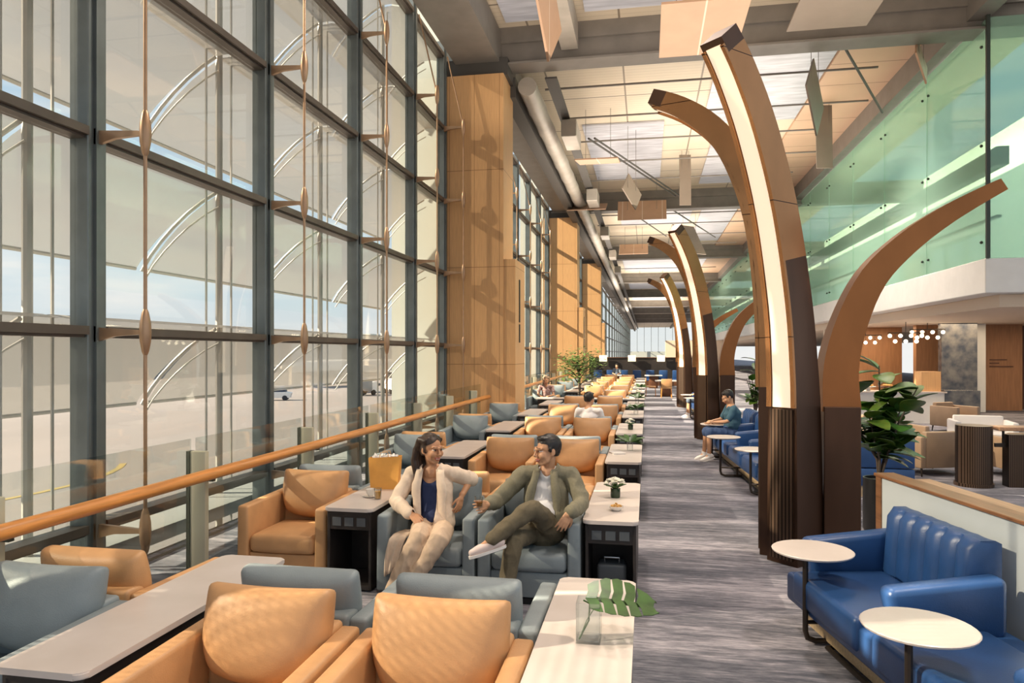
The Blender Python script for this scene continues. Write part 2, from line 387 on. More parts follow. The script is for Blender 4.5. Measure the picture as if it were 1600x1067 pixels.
window(n, MY[-1], 16.85); n += 1
for s in (18.2, 36.9):
    for k in range(6): window(n, s + 2.9 * k, s + 2.9 * (k + 1)); n += 1
for k in range(20): window(n, 55.6 + 8.2 * k, 55.6 + 8.2 * (k + 1)); n += 1
# ---- bronze bracing rods standing inside the mullions
def brace(y, label, top=9.5, lean=False):
    t = thing('bracing_rod', label, 'rod', (WX, y, 0), 0, 'bronze bracing rods along the windows')
    rx = .50
    pts = [(rx, 0, .48), (rx, 0, 7.55), (.12, 0, 9.15)]
    bm = B(); tube(bm, [(rx, 0, .02), (rx, 0, 7.48), (.10, 0, 9.2)], .016, 8); ob('rod', bm, 'rod', t)
    for z in TZ[1:6]:
        bm = B(); tube(bm, [(rx, 0, z - .20), (rx, 0, z - .17), (rx, 0, z - .08), (rx, 0, z), (rx, 0, z + .08), (rx, 0, z + .17), (rx, 0, z + .20)], [.018, .03, .046, .05, .046, .03, .018], 10)
        nd = ob('node', bm, 'rod', t)
        bm = B()
        box(bm, (.02, -.045, z - .085), (.04, .045, z + .055), .0)
        prism(bm, [(.03, z + .045), (.03, z - .08), (.2, z - .035), (rx - .03, z - .018), (rx - .03, z + .018)], -.02, .02, 1)
        ob('bracket', bm, 'rod', t, smooth=0)
    return t
bl = ['nearest the camera, outside the frame at left', 'tall and nearest in view, before the leftmost wide pane', 'second from the left in view', 'third from the left in view', 'fourth in view, beside the timber pillar']
for k, y in enumerate(MY[3:]):
    brace(y, 'bronze bracing rod with brackets, ' + bl[k])
brace(16.75, 'bronze bracing rod leaning across the front of the timber pillar')
for k in range(5): brace(18.2 + 2.9 * (k + 1), 'bronze bracing rod at the windows beyond the first timber pillar, %s of five' % ORD[k].replace('front', 'first'))
# ---- balustrade with oak handrail
RX = -3.72
def rail_run(y0, y1, label, posts, first):
    t = thing('balustrade', label, 'balustrade', (RX, y0, 0), 0)
    bm = B(); tube(bm, [(.02, 0, 1.0), (.02, y1 - y0, 1.0)], .058, 14, flat=.85); ob('handrail', bm, 'oak', t)
    yy = first
    while yy < y1 - .1:
        bm = B(); box(bm, (-.2, yy - y0 - .03, 0), (-.05, yy - y0 + .03, 1.19), .01)
        p = ob('post', bm, 'post', t)
        bm = B(); box(bm, (-.23, yy - y0 - .035, 0), (-.2, yy - y0 + .035, 1.19)); box(bm, (-.05, yy - y0 - .02, .93), (.02, yy - y0 + .02, .96)); ob('bracket_plate', bm, 'postdark', p, smooth=0)
        yy += posts
    yy = first - posts
    while yy < y1 - .1:
        a = max(y0, yy + .04); b = min(y1, yy + posts - .04)
        bm = B(); box(bm, (-.19, a - y0, .08), (-.175, b - y0, 1.30)); ob('glass_panel', bm, 'clear', t, smooth=0)
        yy += posts
    return t
rail_run(-2, 16.7, 'long oak handrail on cream posts with glass panels before the near windows', 2.03, 1.6)
rail_run(18.4, 35.4, 'oak handrail with glass panels beyond the first timber pillar', 2.6, 19.6)
# ledges outside at floor level
plain('trim_3', (-5.9, -8, .05), (-5.05, 17.6, .2), 'outgrey'); plain('trim_4', (-6.8, -8, -.25), (-6.1, 17.6, -.1), 'outgrey')
# ---- outside sunshades
def shade(y0, y1, tier, label, m='canopy'):
    z = tier
    t = thing('sunshade', label, 'sunshade', (-5.54, y0, z), 0, 'curved perforated sunshades outside the windows')
    prof = [(.38, .22), (.2, .26), (0, .24), (-.2, .13), (-.42, -.02), (-.62, -.19), (-.80, -.37), (-.96, -.56), (-1.09, -.76)]; w = y1 - y0
    bm = B(); g = quadsheet(bm, [[(p[0], q, p[1]) for q in (0.03, w * .5, w - .04 - .17 * max(0, i / 8 - .15))] for i, p in enumerate(prof)])
    uv = bm.loops.layers.uv.new('UVMap'); bm.verts.ensure_lookup_table()
    for f in bm.faces:
        for lp in f.loops:
            c = lp.vert.co; lp[uv].uv = (c.y, -c.x + .7 * (-c.z))
    ob('sheet', bm, m, t)
    bm = B(); tube(bm, [(p[0], w - .075, p[1] - .02) for p in prof[2:]], .024, 6); ob('rib', bm, 'outpost', t)
    bm = B(); tube(bm, [(p[0] + .05, w - .075, p[1] - .20 + .012 * i) for i, p in enumerate(prof[2:])], .012, 6); ob('lower_rib', bm, 'outpost', t)
    bm = B(); tube(bm, [(prof[-1][0], 0.03, prof[-1][1]), (prof[-1][0], w - .2, prof[-1][1])], .025, 6); ob('edge_tube', bm, 'outpost', t)
    return t
tn = ['at floor level', 'at the lowest transom', 'at the middle transom', 'at the upper transom', 'at the top transom']
sh0 = {}
for k in range(-3, 4):
    for j, z in enumerate((2.14, 3.92, 5.70, 7.48, 9.2)):
        y0 = 5.6 + 2.98 * k
        lab = 'curved perforated sunshade outside the %s bay from the camera end, %s' % (ORD[k + 3].replace('front', 'first'), tn[j])
        q = k < -1          # unseen bays, holes made coarser so the sun falls inside in dots
        if q not in sh0: sh0[q] = shade(y0, y0 + 2.98, z, lab, 'canopyholes' if q else 'canopy'); snap(sh0[q])
        else: dup(sh0[q], (-5.54, y0, z), 0, lab)
for k in range(-3, 4):
    y = 5.6 + 2.98 * k
    t = thing('shade_post', 'white steel post with side cables outside, %s from the camera end' % ORD[k + 3].replace('front', 'first'), 'post', (-5.54, y, -5), 0, 'white posts outside the windows')
    bm = B(); tube(bm, [(0, 0, 0), (0, 0, 14.5)], .045, 8); ob('shaft', bm, 'outpost', t)
    for d in (-.28, .28):
        bm = B(); tube(bm, [(0, d, 0), (0, d, 14.5)], .016, 6); ob('cable', bm, 'outpost', t)
# outside block that closes the bays before the first pillar, apron, far pier
plain('wall_outside', (-6.5, 17.72, -5), (-5.12, 19.5, 12), 'outwall')
plain('wall_outside_2', (-6.4, 36.4, -5), (-5.2, 38.2, 12), 'outwall')
plain('ground', (-900, -200, -5.3), (60, 1200, -5), 'apron')
plain('building_pier', (-190, 120, -5), (-150, 900, 9.6), 'outgrey')
plain('building_far', (-420, 500, -5), (-200, 560, 16), 'outwall')
bm = B(); tube(bm, [(-40 + 14 * cos(a) - 4, 32 + 14 * sin(a), -4.985) for a in [R(x) for x in range(-60, 40, 8)]], .2, 4, flat=.05); 
ob('taxi_line', bm, 'yellow', label='curved yellow taxi line painted on the apron', category='marking', kind='structure')
# ============================================================ LIGHT TREES
def leaf_mesh(t, path, w0, w1, d0, d1, az, strip, rz0=1.52, dark_to=2.6, am='arch'):
    """path: (r, z) of the outward face; grows in the vertical plane at azimuth az"""
    n = len(path); o = V((cos(az), sin(az), 0)); sd = V((-sin(az), cos(az), 0))
    def smooth(P):
        out = []
        for i in range(len(P) - 1):
            p0, p1, p2, p3 = P[max(i - 1, 0)], P[i], P[i + 1], P[min(i + 2, len(P) - 1)]
            for s in (0, .25, .5, .75):
                f = lambda a, b, c, d: .5 * (2 * b + (c - a) * s + (2 * a - 5 * b + 4 * c - d) * s * s + (3 * b - a - 3 * c + d) * s ** 3)
                out.append((f(p0[0], p1[0], p2[0], p3[0]), f(p0[1], p1[1], p2[1], p3[1])))
        return out + [P[-1]]
    P = smooth(path); N = len(P); rows = []; top = []
    for i, (r, z) in enumerate(P):
        a = P[max(i - 1, 0)]; b = P[min(i + 1, N - 1)]
        d = V((b[0] - a[0], b[1] - a[1])).normalized(); nrm = V((d.y, -d.x))
        k = i / (N - 1); w = w0 + (w1 - w0) * k; dp = d0 + (d1 - d0) * k
        f = o * r + V((0, 0, z)); bk = f - (o * nrm.x + V((0, 0, nrm.y))) * dp
        nn = o * nrm.x + V((0, 0, nrm.y))
        rows.append((f - sd * w / 2, f + sd * w / 2, bk + sd * w / 2, bk - sd * w / 2, nn, w, z))
    def loft(idx, name, m, a, b):
        bm = B(); g = [[bm.verts.new(p) for p in rows[i][:4]] for i in range(a, b + 1)]
        for u, v in zip(g, g[1:]):
            for k in range(4): bm.faces.new((u[k], u[(k + 1) % 4], v[(k + 1) % 4], v[k]))
        bm.faces.new(g[0]); bm.faces.new(g[-1][::-1])
        return ob(name, bm, m, t, smooth=25)
    lo = next(i for i in range(N) if rows[i][6] >= rz0); md = next((i for i in range(N) if rows[i][6] >= dark_to), N - 1)
    ar = loft(0, 'arch', 'archdark', 0, md) if md > 0 else None
    tp_ = N - 3; ar2 = loft(0, 'arch', am, md, tp_); loft(0, 'end_cap', 'archdark' if strip else am, tp_, N - 1)
    if strip:
        bm = B(); qa = []
        for i in range(lo, N):
            f0, f1, _, _, nn, w, z = rows[i]; c = (f0 + f1) / 2; h = w * .33
            qa.append([bm.verts.new(c - sd * h + nn * .006), bm.verts.new(c + sd * h + nn * .006), bm.verts.new(c + sd * h - nn * .01), bm.verts.new(c - sd * h - nn * .01)])
        qa = qa[:-1]
        for u, v in zip(qa, qa[1:]):
            for k in range(4): bm.faces.new((u[k], u[(k + 1) % 4], v[(k + 1) % 4], v[k]))
        bm.faces.new(qa[0]); bm.faces.new(qa[-1][::-1])
        ob('light_strip', bm, 'strip', t, smooth=25)
        for s in (-1, 1):
            bm = B(); qa = []
            for i in range(lo, N - 1):
                f0, f1, _, _, nn, w, z = rows[i]; c = (f0 + f1) / 2; a, b = w * .36, w * .5
                qa.append([bm.verts.new(c + sd * s * a - nn * .01), bm.verts.new(c + sd * s * b - nn * .01), bm.verts.new(c + sd * s * b + nn * .03), bm.verts.new(c + sd * s * a + nn * .03)])
            for u, v in zip(qa, qa[1:]):
                for k in range(4): bm.faces.new((u[k], u[(k + 1) % 4], v[(k + 1) % 4], v[k]))
            bm.faces.new(qa[0]); bm.faces.new(qa[-1][::-1])
            ob('strip_edge', bm, 'arch', ar2, smooth=25)
        bm = B(); r, z = P[lo]
        c = o * (P[0][0] + .008)
        mt = Matrix.Translation(c) @ Matrix.Rotation(az - pi / 2, 4, 'Z')
        box(bm, (-rows[0][5] * .36, -.02, .05), (rows[0][5] * .36, .012, rz0 - .02), mtx=mt); ob('fluted_panel', bm, 'flute', ar or ar2, smooth=0)
lt = thing('arched_light_column', 'tall bronze column nearest the camera branching into three arched lit leaves', 'light column', (1.62, 7.65, 0), 0, 'arched light columns beside the aisle')
leaf_mesh(lt, [(.46, 0), (.46, .8), (.46, 1.52), (.47, 1.9), (.53, 2.5), (.72, 3.35), (.99, 4.05), (1.27, 4.53), (1.5, 4.82)], .34, .24, .44, .26, R(225), True, 1.52, 2.75)
leaf_mesh(lt, [(.46, 0), (.46, .8), (.47, 1.46), (.49, 2.52), (.59, 3.4), (.79, 4.01), (1.02, 4.37), (1.33, 4.63), (1.64, 4.79)], .34, .26, .36, .16, R(163), True, 1.52, 1.5)
leaf_mesh(lt, [(.44, 1.5), (.42, 1.9), (.5, 2.31), (.67, 2.72), (.94, 3.03), (1.23, 3.27), (1.5, 3.45), (1.75, 3.60)], .32, .22, .36, .12, R(0), False, 1.5, 1.5, 'archred')
bm = B(); box(bm, (.09, -.19, 0), (.43, .19, 1.52), .006, 1); ob('base_post', bm, 'archdark', lt, smooth=0)
snap(lt)
dup(lt, (1.62, 17.75, 0), 0, 'second bronze light column from the camera, with three arched leaves, beside the seated reader')
dup(lt, (1.62, 27.9, 0), 0, 'third and farthest bronze light column down the aisle')
# ============================================================ ARMCHAIRS
def pillow_bm(w, h, t, taper=.78, gus=.055, n=12, seed=0, bulge=1.):
    """upright cushion, bottom centre at origin, front faces -y"""
    bm = B(); F = []; K = []
    for j in range(n + 1):
        b = j / n; rf, rk = [], []
        for i in range(n + 1):
            a = -1 + 2 * i / n
            low = max(0, 1 - b / .62); sx = 1 - (1 - taper) * low ** 2.2
            x = a * w / 2 * sx; z = b * h + .012 * (a * a) * (b > .99) + .02 * a * a * (1 - b) * 1.2
            z += (1 - b) ** 3 * h * .06 * a * a
            pr = max(0, (1 - abs(a) ** 2.6)) ** .55 * max(0, 1 - abs(2 * b - 1) ** 2.8) ** .55
            nz_ = noise.noise(V((x * 5 + seed, z * 5, seed))) * .006
            d = gus / 2 + (t - gus) * pr * (.62 + .38 * (1 - b)) * bulge + nz_
            rf.append(bm.verts.new((x, -d, z))); rk.append(bm.verts.new((x, gus / 2 + (t - gus) * .5 * pr * min(1, b * 1.6), z)))
        F.append(rf); K.append(rk)
    for j in range(n):
        for i in range(n):
            bm.faces.new((F[j][i], F[j][i + 1], F[j + 1][i + 1], F[j + 1][i])); bm.faces.new((K[j][i + 1], K[j][i], K[j + 1][i], K[j + 1][i + 1]))
    for i in range(n):
        bm.faces.new((F[0][i + 1], F[0][i], K[0][i], K[0][i + 1])); bm.faces.new((F[n][i], F[n][i + 1], K[n][i + 1], K[n][i]))
        bm.faces.new((F[i][0], F[i + 1][0], K[i + 1][0], K[i][0])); bm.faces.new((F[i + 1][n], F[i][n], K[i][n], K[i + 1][n]))
    return bm
def make_armchair(m, label, tiltc=13):
    t = thing('armchair', label, 'armchair')
    hw = .425
    for s in (-1, 1):
        bm = B()
        vs = box(bm, (-.055, -.42, .05), (.055, .40, .685), .022, 3)
        for v in vs:
            if v.co.z > .4: v.co.z += .015 * (v.co.y + .42) / .8; v.co.x *= .92
            if v.co.y < -.3 and v.co.z > .5: v.co.y += .03 * (v.co.z - .5)
        bmesh.ops.translate(bm, vec=(s * (hw - .055), 0, 0), verts=bm.verts)
        ob('armrest', bm, m, t)
    bm = B(); vs = box(bm, (-hw + .1, .27, .05), (hw - .1, .42, .72), .025, 3)
    for v in vs:
        if v.co.y < .35: v.co.y -= .07 * (.72 - v.co.z)
    ob('backrest', bm, m, t)
    bm = B(); box(bm, (-hw + .108, -.39, .06), (hw - .108, .30, .27), .015); ob('seat_base', bm, m, t)
    bm = B(); vs = box(bm, (-hw + .112, -.415, .272), (hw - .112, .25, .43), .05, 4)
    bmesh.ops.subdivide_edges(bm, edges=[e for e in bm.edges if e.calc_length() > .2], cuts=5, use_grid_fill=True)
    for v in bm.verts:
        if v.co.z > .41: v.co.z += .03 * max(0, 1 - (v.co.x / .3) ** 2) * max(0, 1 - ((v.co.y + .1) / .34) ** 2)
        if v.co.y < -.38: v.co.y -= .015 * max(0, 1 - (v.co.x / .3) ** 2)
    ob('seat_cushion', bm, m, t)
    bm = pillow_bm(.66, .455, .22, .74, .10); bmesh.ops.transform(bm, matrix=Matrix.Translation((0, .20, .455)) @ Matrix.Rotation(R(-tiltc), 4, 'X'), verts=bm.verts)
    q = ob('back_cushion', bm, m, t, smooth=180); md = q.modifiers.new('soft', 'SUBSURF'); md.levels = 1; md.render_levels = 1
    bm = B(); box(bm, (-hw + .04, -.37, 0), (hw - .04, .38, .05)); ob('plinth', bm, 'black', t, smooth=0)
    return t
Y0, PER, NB = 2.52, 3.12, 12
proto = {}
COLW = {'tan': 'tan', 'greyblue': 'grey-blue'}
def put_chair(m, x, y, face, label, group):
    rz = 0 if face else pi
    if m not in proto:
        o = make_armchair(m, label); snap(o); proto[m] = o; o.location = (x, y, 0); o.rotation_euler = (0, 0, rz); o['group'] = group
        return o
    return dup(proto[m], (x, y, 0), rz, label, group)
COLS = {'window': -3.17, 'middle': -1.81, 'aisle': -.94}
for b in range(NB):
    y = Y0 + PER * b + (.06 if b else 0)
    for cn, cx in COLS.items():
        if cn == 'window' and b in (5, 10): continue          # the pillars stand here
        if b == 6 and cn == 'middle': continue
        odd = b % 2 == 0
        if cn == 'window': front = 'greyblue' if (b == 0 or b >= 2) else 'tan'
        else: front = 'greyblue' if b == 1 else 'tan'
        rear = 'tan' if front == 'greyblue' else 'greyblue'
        pos = {'window': 'beside the handrail', 'middle': 'in the middle', 'aisle': 'next to the aisle tables'}[cn]
        yy = y + (.12 if cn == 'window' else 0)
        put_chair(front, cx, yy + .43, True, '%s armchair %s facing the camera, %s row from the front' % (COLW[front], pos, ORD[b]), 'armchairs in the back-to-back rows')
        if b < 9: put_chair(rear, cx, yy + 1.31, False, '%s armchair %s facing away, %s row from the front' % (COLW[rear], pos, ORD[b]), 'armchairs in the back-to-back rows')
# ============================================================ LONG TABLES
def make_table(label):
    t = thing('console_table', label, 'table')
    bm = B(); prism(bm, rrect(-.22, 0, .22, 1.72, .045), .69, .72)
    bmesh.ops.bevel(bm, geom=[e for e in bm.edges if abs(e.verts[0].co.z - e.verts[1].co.z) < 1e-4], offset=.006, segments=2, affect='EDGES'); ob('tabletop', bm, 'marble', t)
    bm = B()
    for s in (-1, 1): box(bm, (s * .2 - .012 * (s + 1) / 2 * 2 + (0 if s < 0 else 0), .03, .02), (s * .2 + (.024 if s < 0 else 0), 1.69, .69), .004, 1)
    box(bm, (-.19, .5, .02), (.19, 1.2, .69)); box(bm, (-.19, .03, .02), (.19, 1.69, .06)); box(bm, (-.19, .03, .66), (.19, 1.69, .688))
    ob('cabinet', bm, 'cab', t, smooth=0)
    for y, s in ((.035, 1), (1.685, -1)):
        bm = B(); box(bm, (-.185, min(y, y + .02 * s), .53), (.185, max(y, y + .02 * s), .66)); p = ob('socket_panel', bm, 'cab', t, smooth=0)
        for x in (-.11, 0, .11):
            bm = B(); box(bm, (x - .04, y - .006 * s - .004, .56), (x + .04, y - .006 * s + .004, .635), .003, 1); so = ob('socket', bm, 'socket', p, smooth=0)
    return t
tp = None; TAB = {}
for b in range(NB):
    y = Y0 + PER * b + (.06 if b else 0)
    for cn, cx in (('aisle', -.28), ('window', -2.51)):
        if cn == 'window' and b == 6: continue
        lab = 'pinkish marble table with dark base %s, %s row from the front' % ('beside the aisle' if cn == 'aisle' else 'left of the middle armchairs', ORD[b])
        yy = y + (.06 if cn == 'window' else 0)
        if tp is None: tp = make_table(lab); snap(tp); tp.location = (cx, yy, 0); tp['group'] = 'marble topped tables between the armchairs'; o = tp
        else: o = dup(tp, (cx, yy, 0), 0, lab, 'marble topped tables between the armchairs')
        TAB[cn, b] = (cx, yy)
# ============================================================ BLUE SOFAS, low partition, round tables
def make_sofa(label, loc, rz, nseat, L_=1.13, backs=9):
    t = thing('blue_sofa', label, 'sofa', loc, rz)
    T = nseat * L_ + .16
    bm = B(); box(bm, (.12, -T + .05, .035), (.8, -.08, .19)); ob('plinth', bm, 'plinthwood', t, smooth=0)
    bm = B(); tube(bm, [(.75, -.5, .02), (.09, -.5, .02), (.09, -T + .05, .02), (.75, -T + .05, .02)], .018, 6); ob('skid_rail', bm, 'tube', t)
    bm = B(); box(bm, (0, -T, .19), (.86, 0, .40), .03, 3); ob('platform', bm, 'blue', t)
    for k in range(nseat + 1):
        y = -.08 - k * L_
        bm = B(); vs = box(bm, (.10, y - .075, .38), (.80, y + .075, .67), .045, 3)
        for v in vs:
            if v.co.z > .55: v.co.z += .07 * (v.co.x - .1) / .7
            if v.co.x < .3: v.co.x += .02 * (.67 - v.co.z) / .1 * (v.co.z < .6)
        ob('armrest', bm, 'blue', t)
    for k in range(nseat):
        y1 = -.16 - k * L_; y0 = y1 - L_ + .16
        bm = B(); vs = box(bm, (-.025, y0 + .01, .235), (.66, y1 - .01, .455), .04, 4); ob('seat_cushion', bm, 'blue', t)
        if k >= backs: continue
        bm = B(); ch = 6; w = (y1 - y0) / ch; rows = []
        N = ch * 6
        for j, z in enumerate((.42, .47, .6, .75, .86, .905, .92, .92)):
            r = []
            for i in range(N + 1):
                yy = y0 + (y1 - y0) * i / N; gr = abs(sin(pi * i / 6)) ** .45
                xx = .66 + .08 * (z - .42) - .035 * gr * (1 if .45 < z < .915 else .3) + (0.0 if z < .9 else .03) + (.09 if j == 7 else 0)
                r.append((xx, yy, z))
            rows.append(r)
        rows.append([(.86, p[1], .90) for p in rows[0]]); rows.append([(.86, p[1], .42) for p in rows[0]])
        g = quadsheet(bm, rows)
        for sgn in (0, -1):
            bm.faces.new([r[sgn] for r in g][::(1 if sgn else -1)])
        ob('channelled_back', bm, 'blue', t, smooth=60)
    return t
SR = R(11)
P0 = (1.04, 5.72)
def sl(x, y, z=0, o=P0, r=SR): return (o[0] + x * cos(r) - y * sin(r), o[1] + x * sin(r) + y * cos(r), z)
make_sofa('blue channelled leather sofa nearest the camera, by the white low partition', (*P0, 0), SR, 3, backs=1)
make_sofa('blue leather sofa beyond the nearest light column, with the reader in a teal shirt', (1.25, 15.3, 0), R(4), 4)
make_sofa('blue leather sofa farthest along the aisle beside the third light column', (1.42, 25.6, 0), R(3), 3)
def round_table(x, y, label, rot=0., z=.67):
    t = thing('round_table', label, 'table', (x, y, 0), rot, 'round marble tables at the blue sofas')
    bm = B(); lathe(bm, [(.25, z - .022), (.268, z - .014), (.272, z - .004), (.266, z)], 36); ob('tabletop', bm, 'marble', t, smooth=30)
    bm = B(); tube(bm, [(-.05, 0, z - .02), (-.05, 0, .10), (-.035, 0, .05), (.02, 0, .028), (.30, 0, .028)], .02, 8); tube(bm, [(-.05, 0, .16), (.30, 0, .16)], .014, 6); ob('stem', bm, 'tube', t)
    bm = B(); box(bm, (.2, -.012, .028), (.235, .012, .175)); ob('clamp', bm, 'tube', t, smooth=0)
    return t
round_table(*sl(.03, -.40)[:2], 'round marble table in front of the near blue sofa, at its far arm', SR)
round_table(*sl(-.03, -1.80)[:2], 'round marble table nearest the camera, bottom right', SR)
round_table(1.25, 12.25, 'round marble table by the reader with crossed legs beside the column', R(4))
round_table(1.52, 10.75, 'round marble table just left of the nearest light column', R(4))
round_table(1.30, 14.4, 'round marble table under the reader with a tray of food', R(4))
t = thing('food_tray', 'tray of small dishes on the round table in front of the reader', 'tray', (1.28, 14.42, .671))
bm = B(); box(bm, (-.17, -.13, 0), (.17, .13, .012), .004, 1); ob('tray', bm, 'tanwood', t, smooth=0)
bm = B(); lathe(bm, [(.04, .012), (.06, .04), (.055, .04), (.03, .018)], 14, -.07, 0); ob('dish', bm, 'porcelain', t)
bm = B(); sphere(bm, (-.07, 0, .04), .045, 10, 6, (1, 1, .6)); sphere(bm, (.08, .03, .035), .05, 10, 6, (1, 1, .6)); ob('food', bm, 'snack', t)
round_table(1.38, 22.6, 'round white table at the far blue sofa beside the seated person in white', R(3))
round_table(1.38, 24.3, 'farthest round white table along the aisle sofas', R(3))
# low partition behind the near sofa
t = thing('low_partition', 'white low partition with walnut cap behind the near blue sofa', 'partition', (*P0, 0), SR)
bm = B(); box(bm, (.95, -4.6, .0), (1.06, .42, 1.03)); ob('panel', bm, 'partition', t, smooth=0)
bm = B(); box(bm, (.93, -4.6, 1.03), (1.10, .52, 1.055), .005, 1); ob('cap', bm, 'capwood', t, smooth=0)
bm = B(); box(bm, (.94, .42, 0), (1.08, .50, 1.03)); ob('end_post', bm, 'capwood', t, smooth=0)
bm = B(); box(bm, (1.101, -4.6, .98), (1.40, .52, 1.0), .004, 1); ob('ledge', bm, 'tanwood', t, smooth=0)
# ============================================================ CEILING STEEL, DUCTS, PANELS
for y in (-.2, 17.4, 36.0, 54.6, 73, 92, 111, 130, 150, 170):
    bm = B(); box(bm, (-4.7, y - .2, 9.62), (26, y + .2, 10.0)); box(bm, (-4.7, y - .32, 9.05), (26, y + .32, 9.10)); box(bm, (-4.7, y - .12, 9.10), (26, y + .12, 9.62)); struct('beam', bm, 'beam', smooth=0)
plain('beam', (-4.6, -6, 9.1), (-3.5, 220, 9.9), 'beam')
plain('beam', (-3.6, 17.8, 8.5), (-3.25, 220, 9.0), 'darkduct')
plain('beam', (6.9, -6, 9.3), (7.3, 220, 9.9), 'beam')
t = thing('ceiling_duct', 'round pale grey duct running along the window side of the ceiling', 'duct', (-2.95, 17.8, 8.75))
bm = B(); tube(bm, [(0, .95 * k + (.9 if q else 0), 0) for k in range(200) for q in (0, 1)], [.24 + .02 * q * (k % 2) for k in range(200) for q in (0, 1)], 14); ob('pipe', bm, 'duct', t)
t = thing('cable_tray', 'dark cable tray and boxes beside the ceiling duct', 'tray', (-2.35, 17.8, 8.9))
bm = B(); box(bm, (-.15, 0, 0), (.15, 190, .05)); ob('tray', bm, 'darkduct', t, smooth=0)
for k in range(5):
    bm = B(); box(bm, (-.1, 3 + k * 9, -.55), (.35, 4.5 + k * 9, -.05), .02, 1); ob('equipment_box', bm, 'duct', t, smooth=0)
plain('beam', (-2.0, -6, 9.3), (-1.6, 17.1, 9.9), 'duct')
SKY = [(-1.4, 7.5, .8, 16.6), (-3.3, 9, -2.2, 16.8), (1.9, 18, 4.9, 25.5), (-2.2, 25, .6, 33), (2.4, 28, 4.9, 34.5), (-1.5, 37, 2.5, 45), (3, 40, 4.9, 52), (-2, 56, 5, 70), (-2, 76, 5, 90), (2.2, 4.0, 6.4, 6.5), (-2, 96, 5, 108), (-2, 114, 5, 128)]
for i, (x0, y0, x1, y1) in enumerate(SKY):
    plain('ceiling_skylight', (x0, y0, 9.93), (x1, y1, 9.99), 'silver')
plain('trim_5', (4.95, 17.75, 9.9), (6.95, 120, 9.98), 'soffit')
# thin tubes below the ceiling
k = 0
for y in [9, 11.5, 14, 20, 22.6, 25.2, 28, 31, 39, 42, 46, 50, 58, 64]:
    x0, x1 = (-2.8, 5.9) if k % 2 else (-2.5, 6.4)
    bm = B(); tube(bm, [(x0, y, 9.45), (x1, y, 9.45)], .03, 6); ob('ceiling_tube', bm, 'beam', label='thin steel tube hung across under the ceiling, %s from the camera end' % ORD[k].replace('front', 'first'), category='tube', group='thin ceiling tubes'); k += 1
# tilted reflector panels hanging from the ceiling
PAN = [(.97, 13.3, 7.87, 1.45, 2.2, 0, 0, 0, 'panel', 'broad flat warm-toned reflector panel hung above the tip of the nearest lit arch'),
       (3.75, 14.2, 8.95, 1.6, 4.0, 0, 0, 0, 'panelgrey', 'long flat taupe reflector panel hung below the beam, top right'),
       (-1.67, 12.3, 8.0, 1.3, 1.3, 83, 90, 45, 'panel', 'narrow corner-down reflector panel at the top centre, almost edge-on'),
       (-1.55, 23.5, 8.3, 1.35, 1.9, 0, 10, 0, 'panel', 'pinkish reflector panel hung beyond the first beam, nearest the duct'),
       (-.5, 25.5, 7.7, .95, .95, 62, 78, 45, 'panelgrey', 'diamond-tilted reflector panel in the middle of the ceiling'),
       (1.5, 29, 8.85, .45, 2.0, 8, 88, 0, 'panelgrey', 'upright dark reflector panel behind the rear lit arch'),
       (4.05, 18.6, 8.3, 1.35, 1.35, 66, 88, 45, 'panelgrey', 'tall diamond reflector panel edge-on to the right of the nearest arch'),
       (5.5, 24, 8.85, .5, 2.0, 8, 88, 0, 'panelgrey', 'dark upright reflector panel by the green glass'),
       (-.2, 33.5, 8.6, 2.2, 1.1, 0, 60, 0, 'panel', 'pale pink reflector panel against the second beam'),
       (-2.6, 32.3, 8.6, 1.7, 1.6, 0, 20, 0, 'panel', 'warm reflector panel at the second beam beside the duct'),
       (2.4, 42, 8.5, 1.6, 2.0, 40, 60, 0, 'panelgrey', 'reflector panel far down the ceiling, right of the aisle'),
       (-.8, 46, 8.6, 1.8, 1.6, 0, 30, 0, 'panel', 'reflector panel far down the ceiling, above the armchairs'),
       (6.2, 17.9, 8.75, .8, .8, 60, 80, 45, 'panel', 'small tan reflector panel beside the top corner of the green glass')]
for x, y, z, w, d, rz, tilt, spin, m, lab in PAN:
    t = thing('reflector_panel', lab, 'panel', (x, y, z), R(rz), 'reflector panels hung from the ceiling')
    bm = B(); box(bm, (-w / 2, -d / 2, -.02), (w / 2, d / 2, .02), .0, 1, Matrix.Rotation(R(tilt), 4, 'X') @ Matrix.Rotation(R(spin), 4, 'Z')); ob('sheet', bm, m, t, smooth=0)
    for s in (-1, 1):
        bm = B(); tube(bm, [(s * w * .3, 0, 0), (s * w * .3, 0, 9.995 - z)], .008, 5); ob('hanger', bm, 'beam', t)
for i, (xa, ya, xb, yb) in enumerate([(-1.9, 24, 1.3, 33.5), (-1.7, 24.0, 1.5, 33.5), (-.9, 36.5, 1.2, 45), (1.2, 36.5, 4.2, 46), (4.5, 17.8, 6.9, 23)]):
    bm = B(); tube(bm, [(xa, ya, 9.2), (xb, yb, 9.2)], .035, 6)
    ob('ceiling_brace', bm, 'darkduct', label='dark diagonal brace under the ceiling, %s counting from the window side' % ORD[i].replace('front', 'first'), category='brace', group='diagonal ceiling braces')
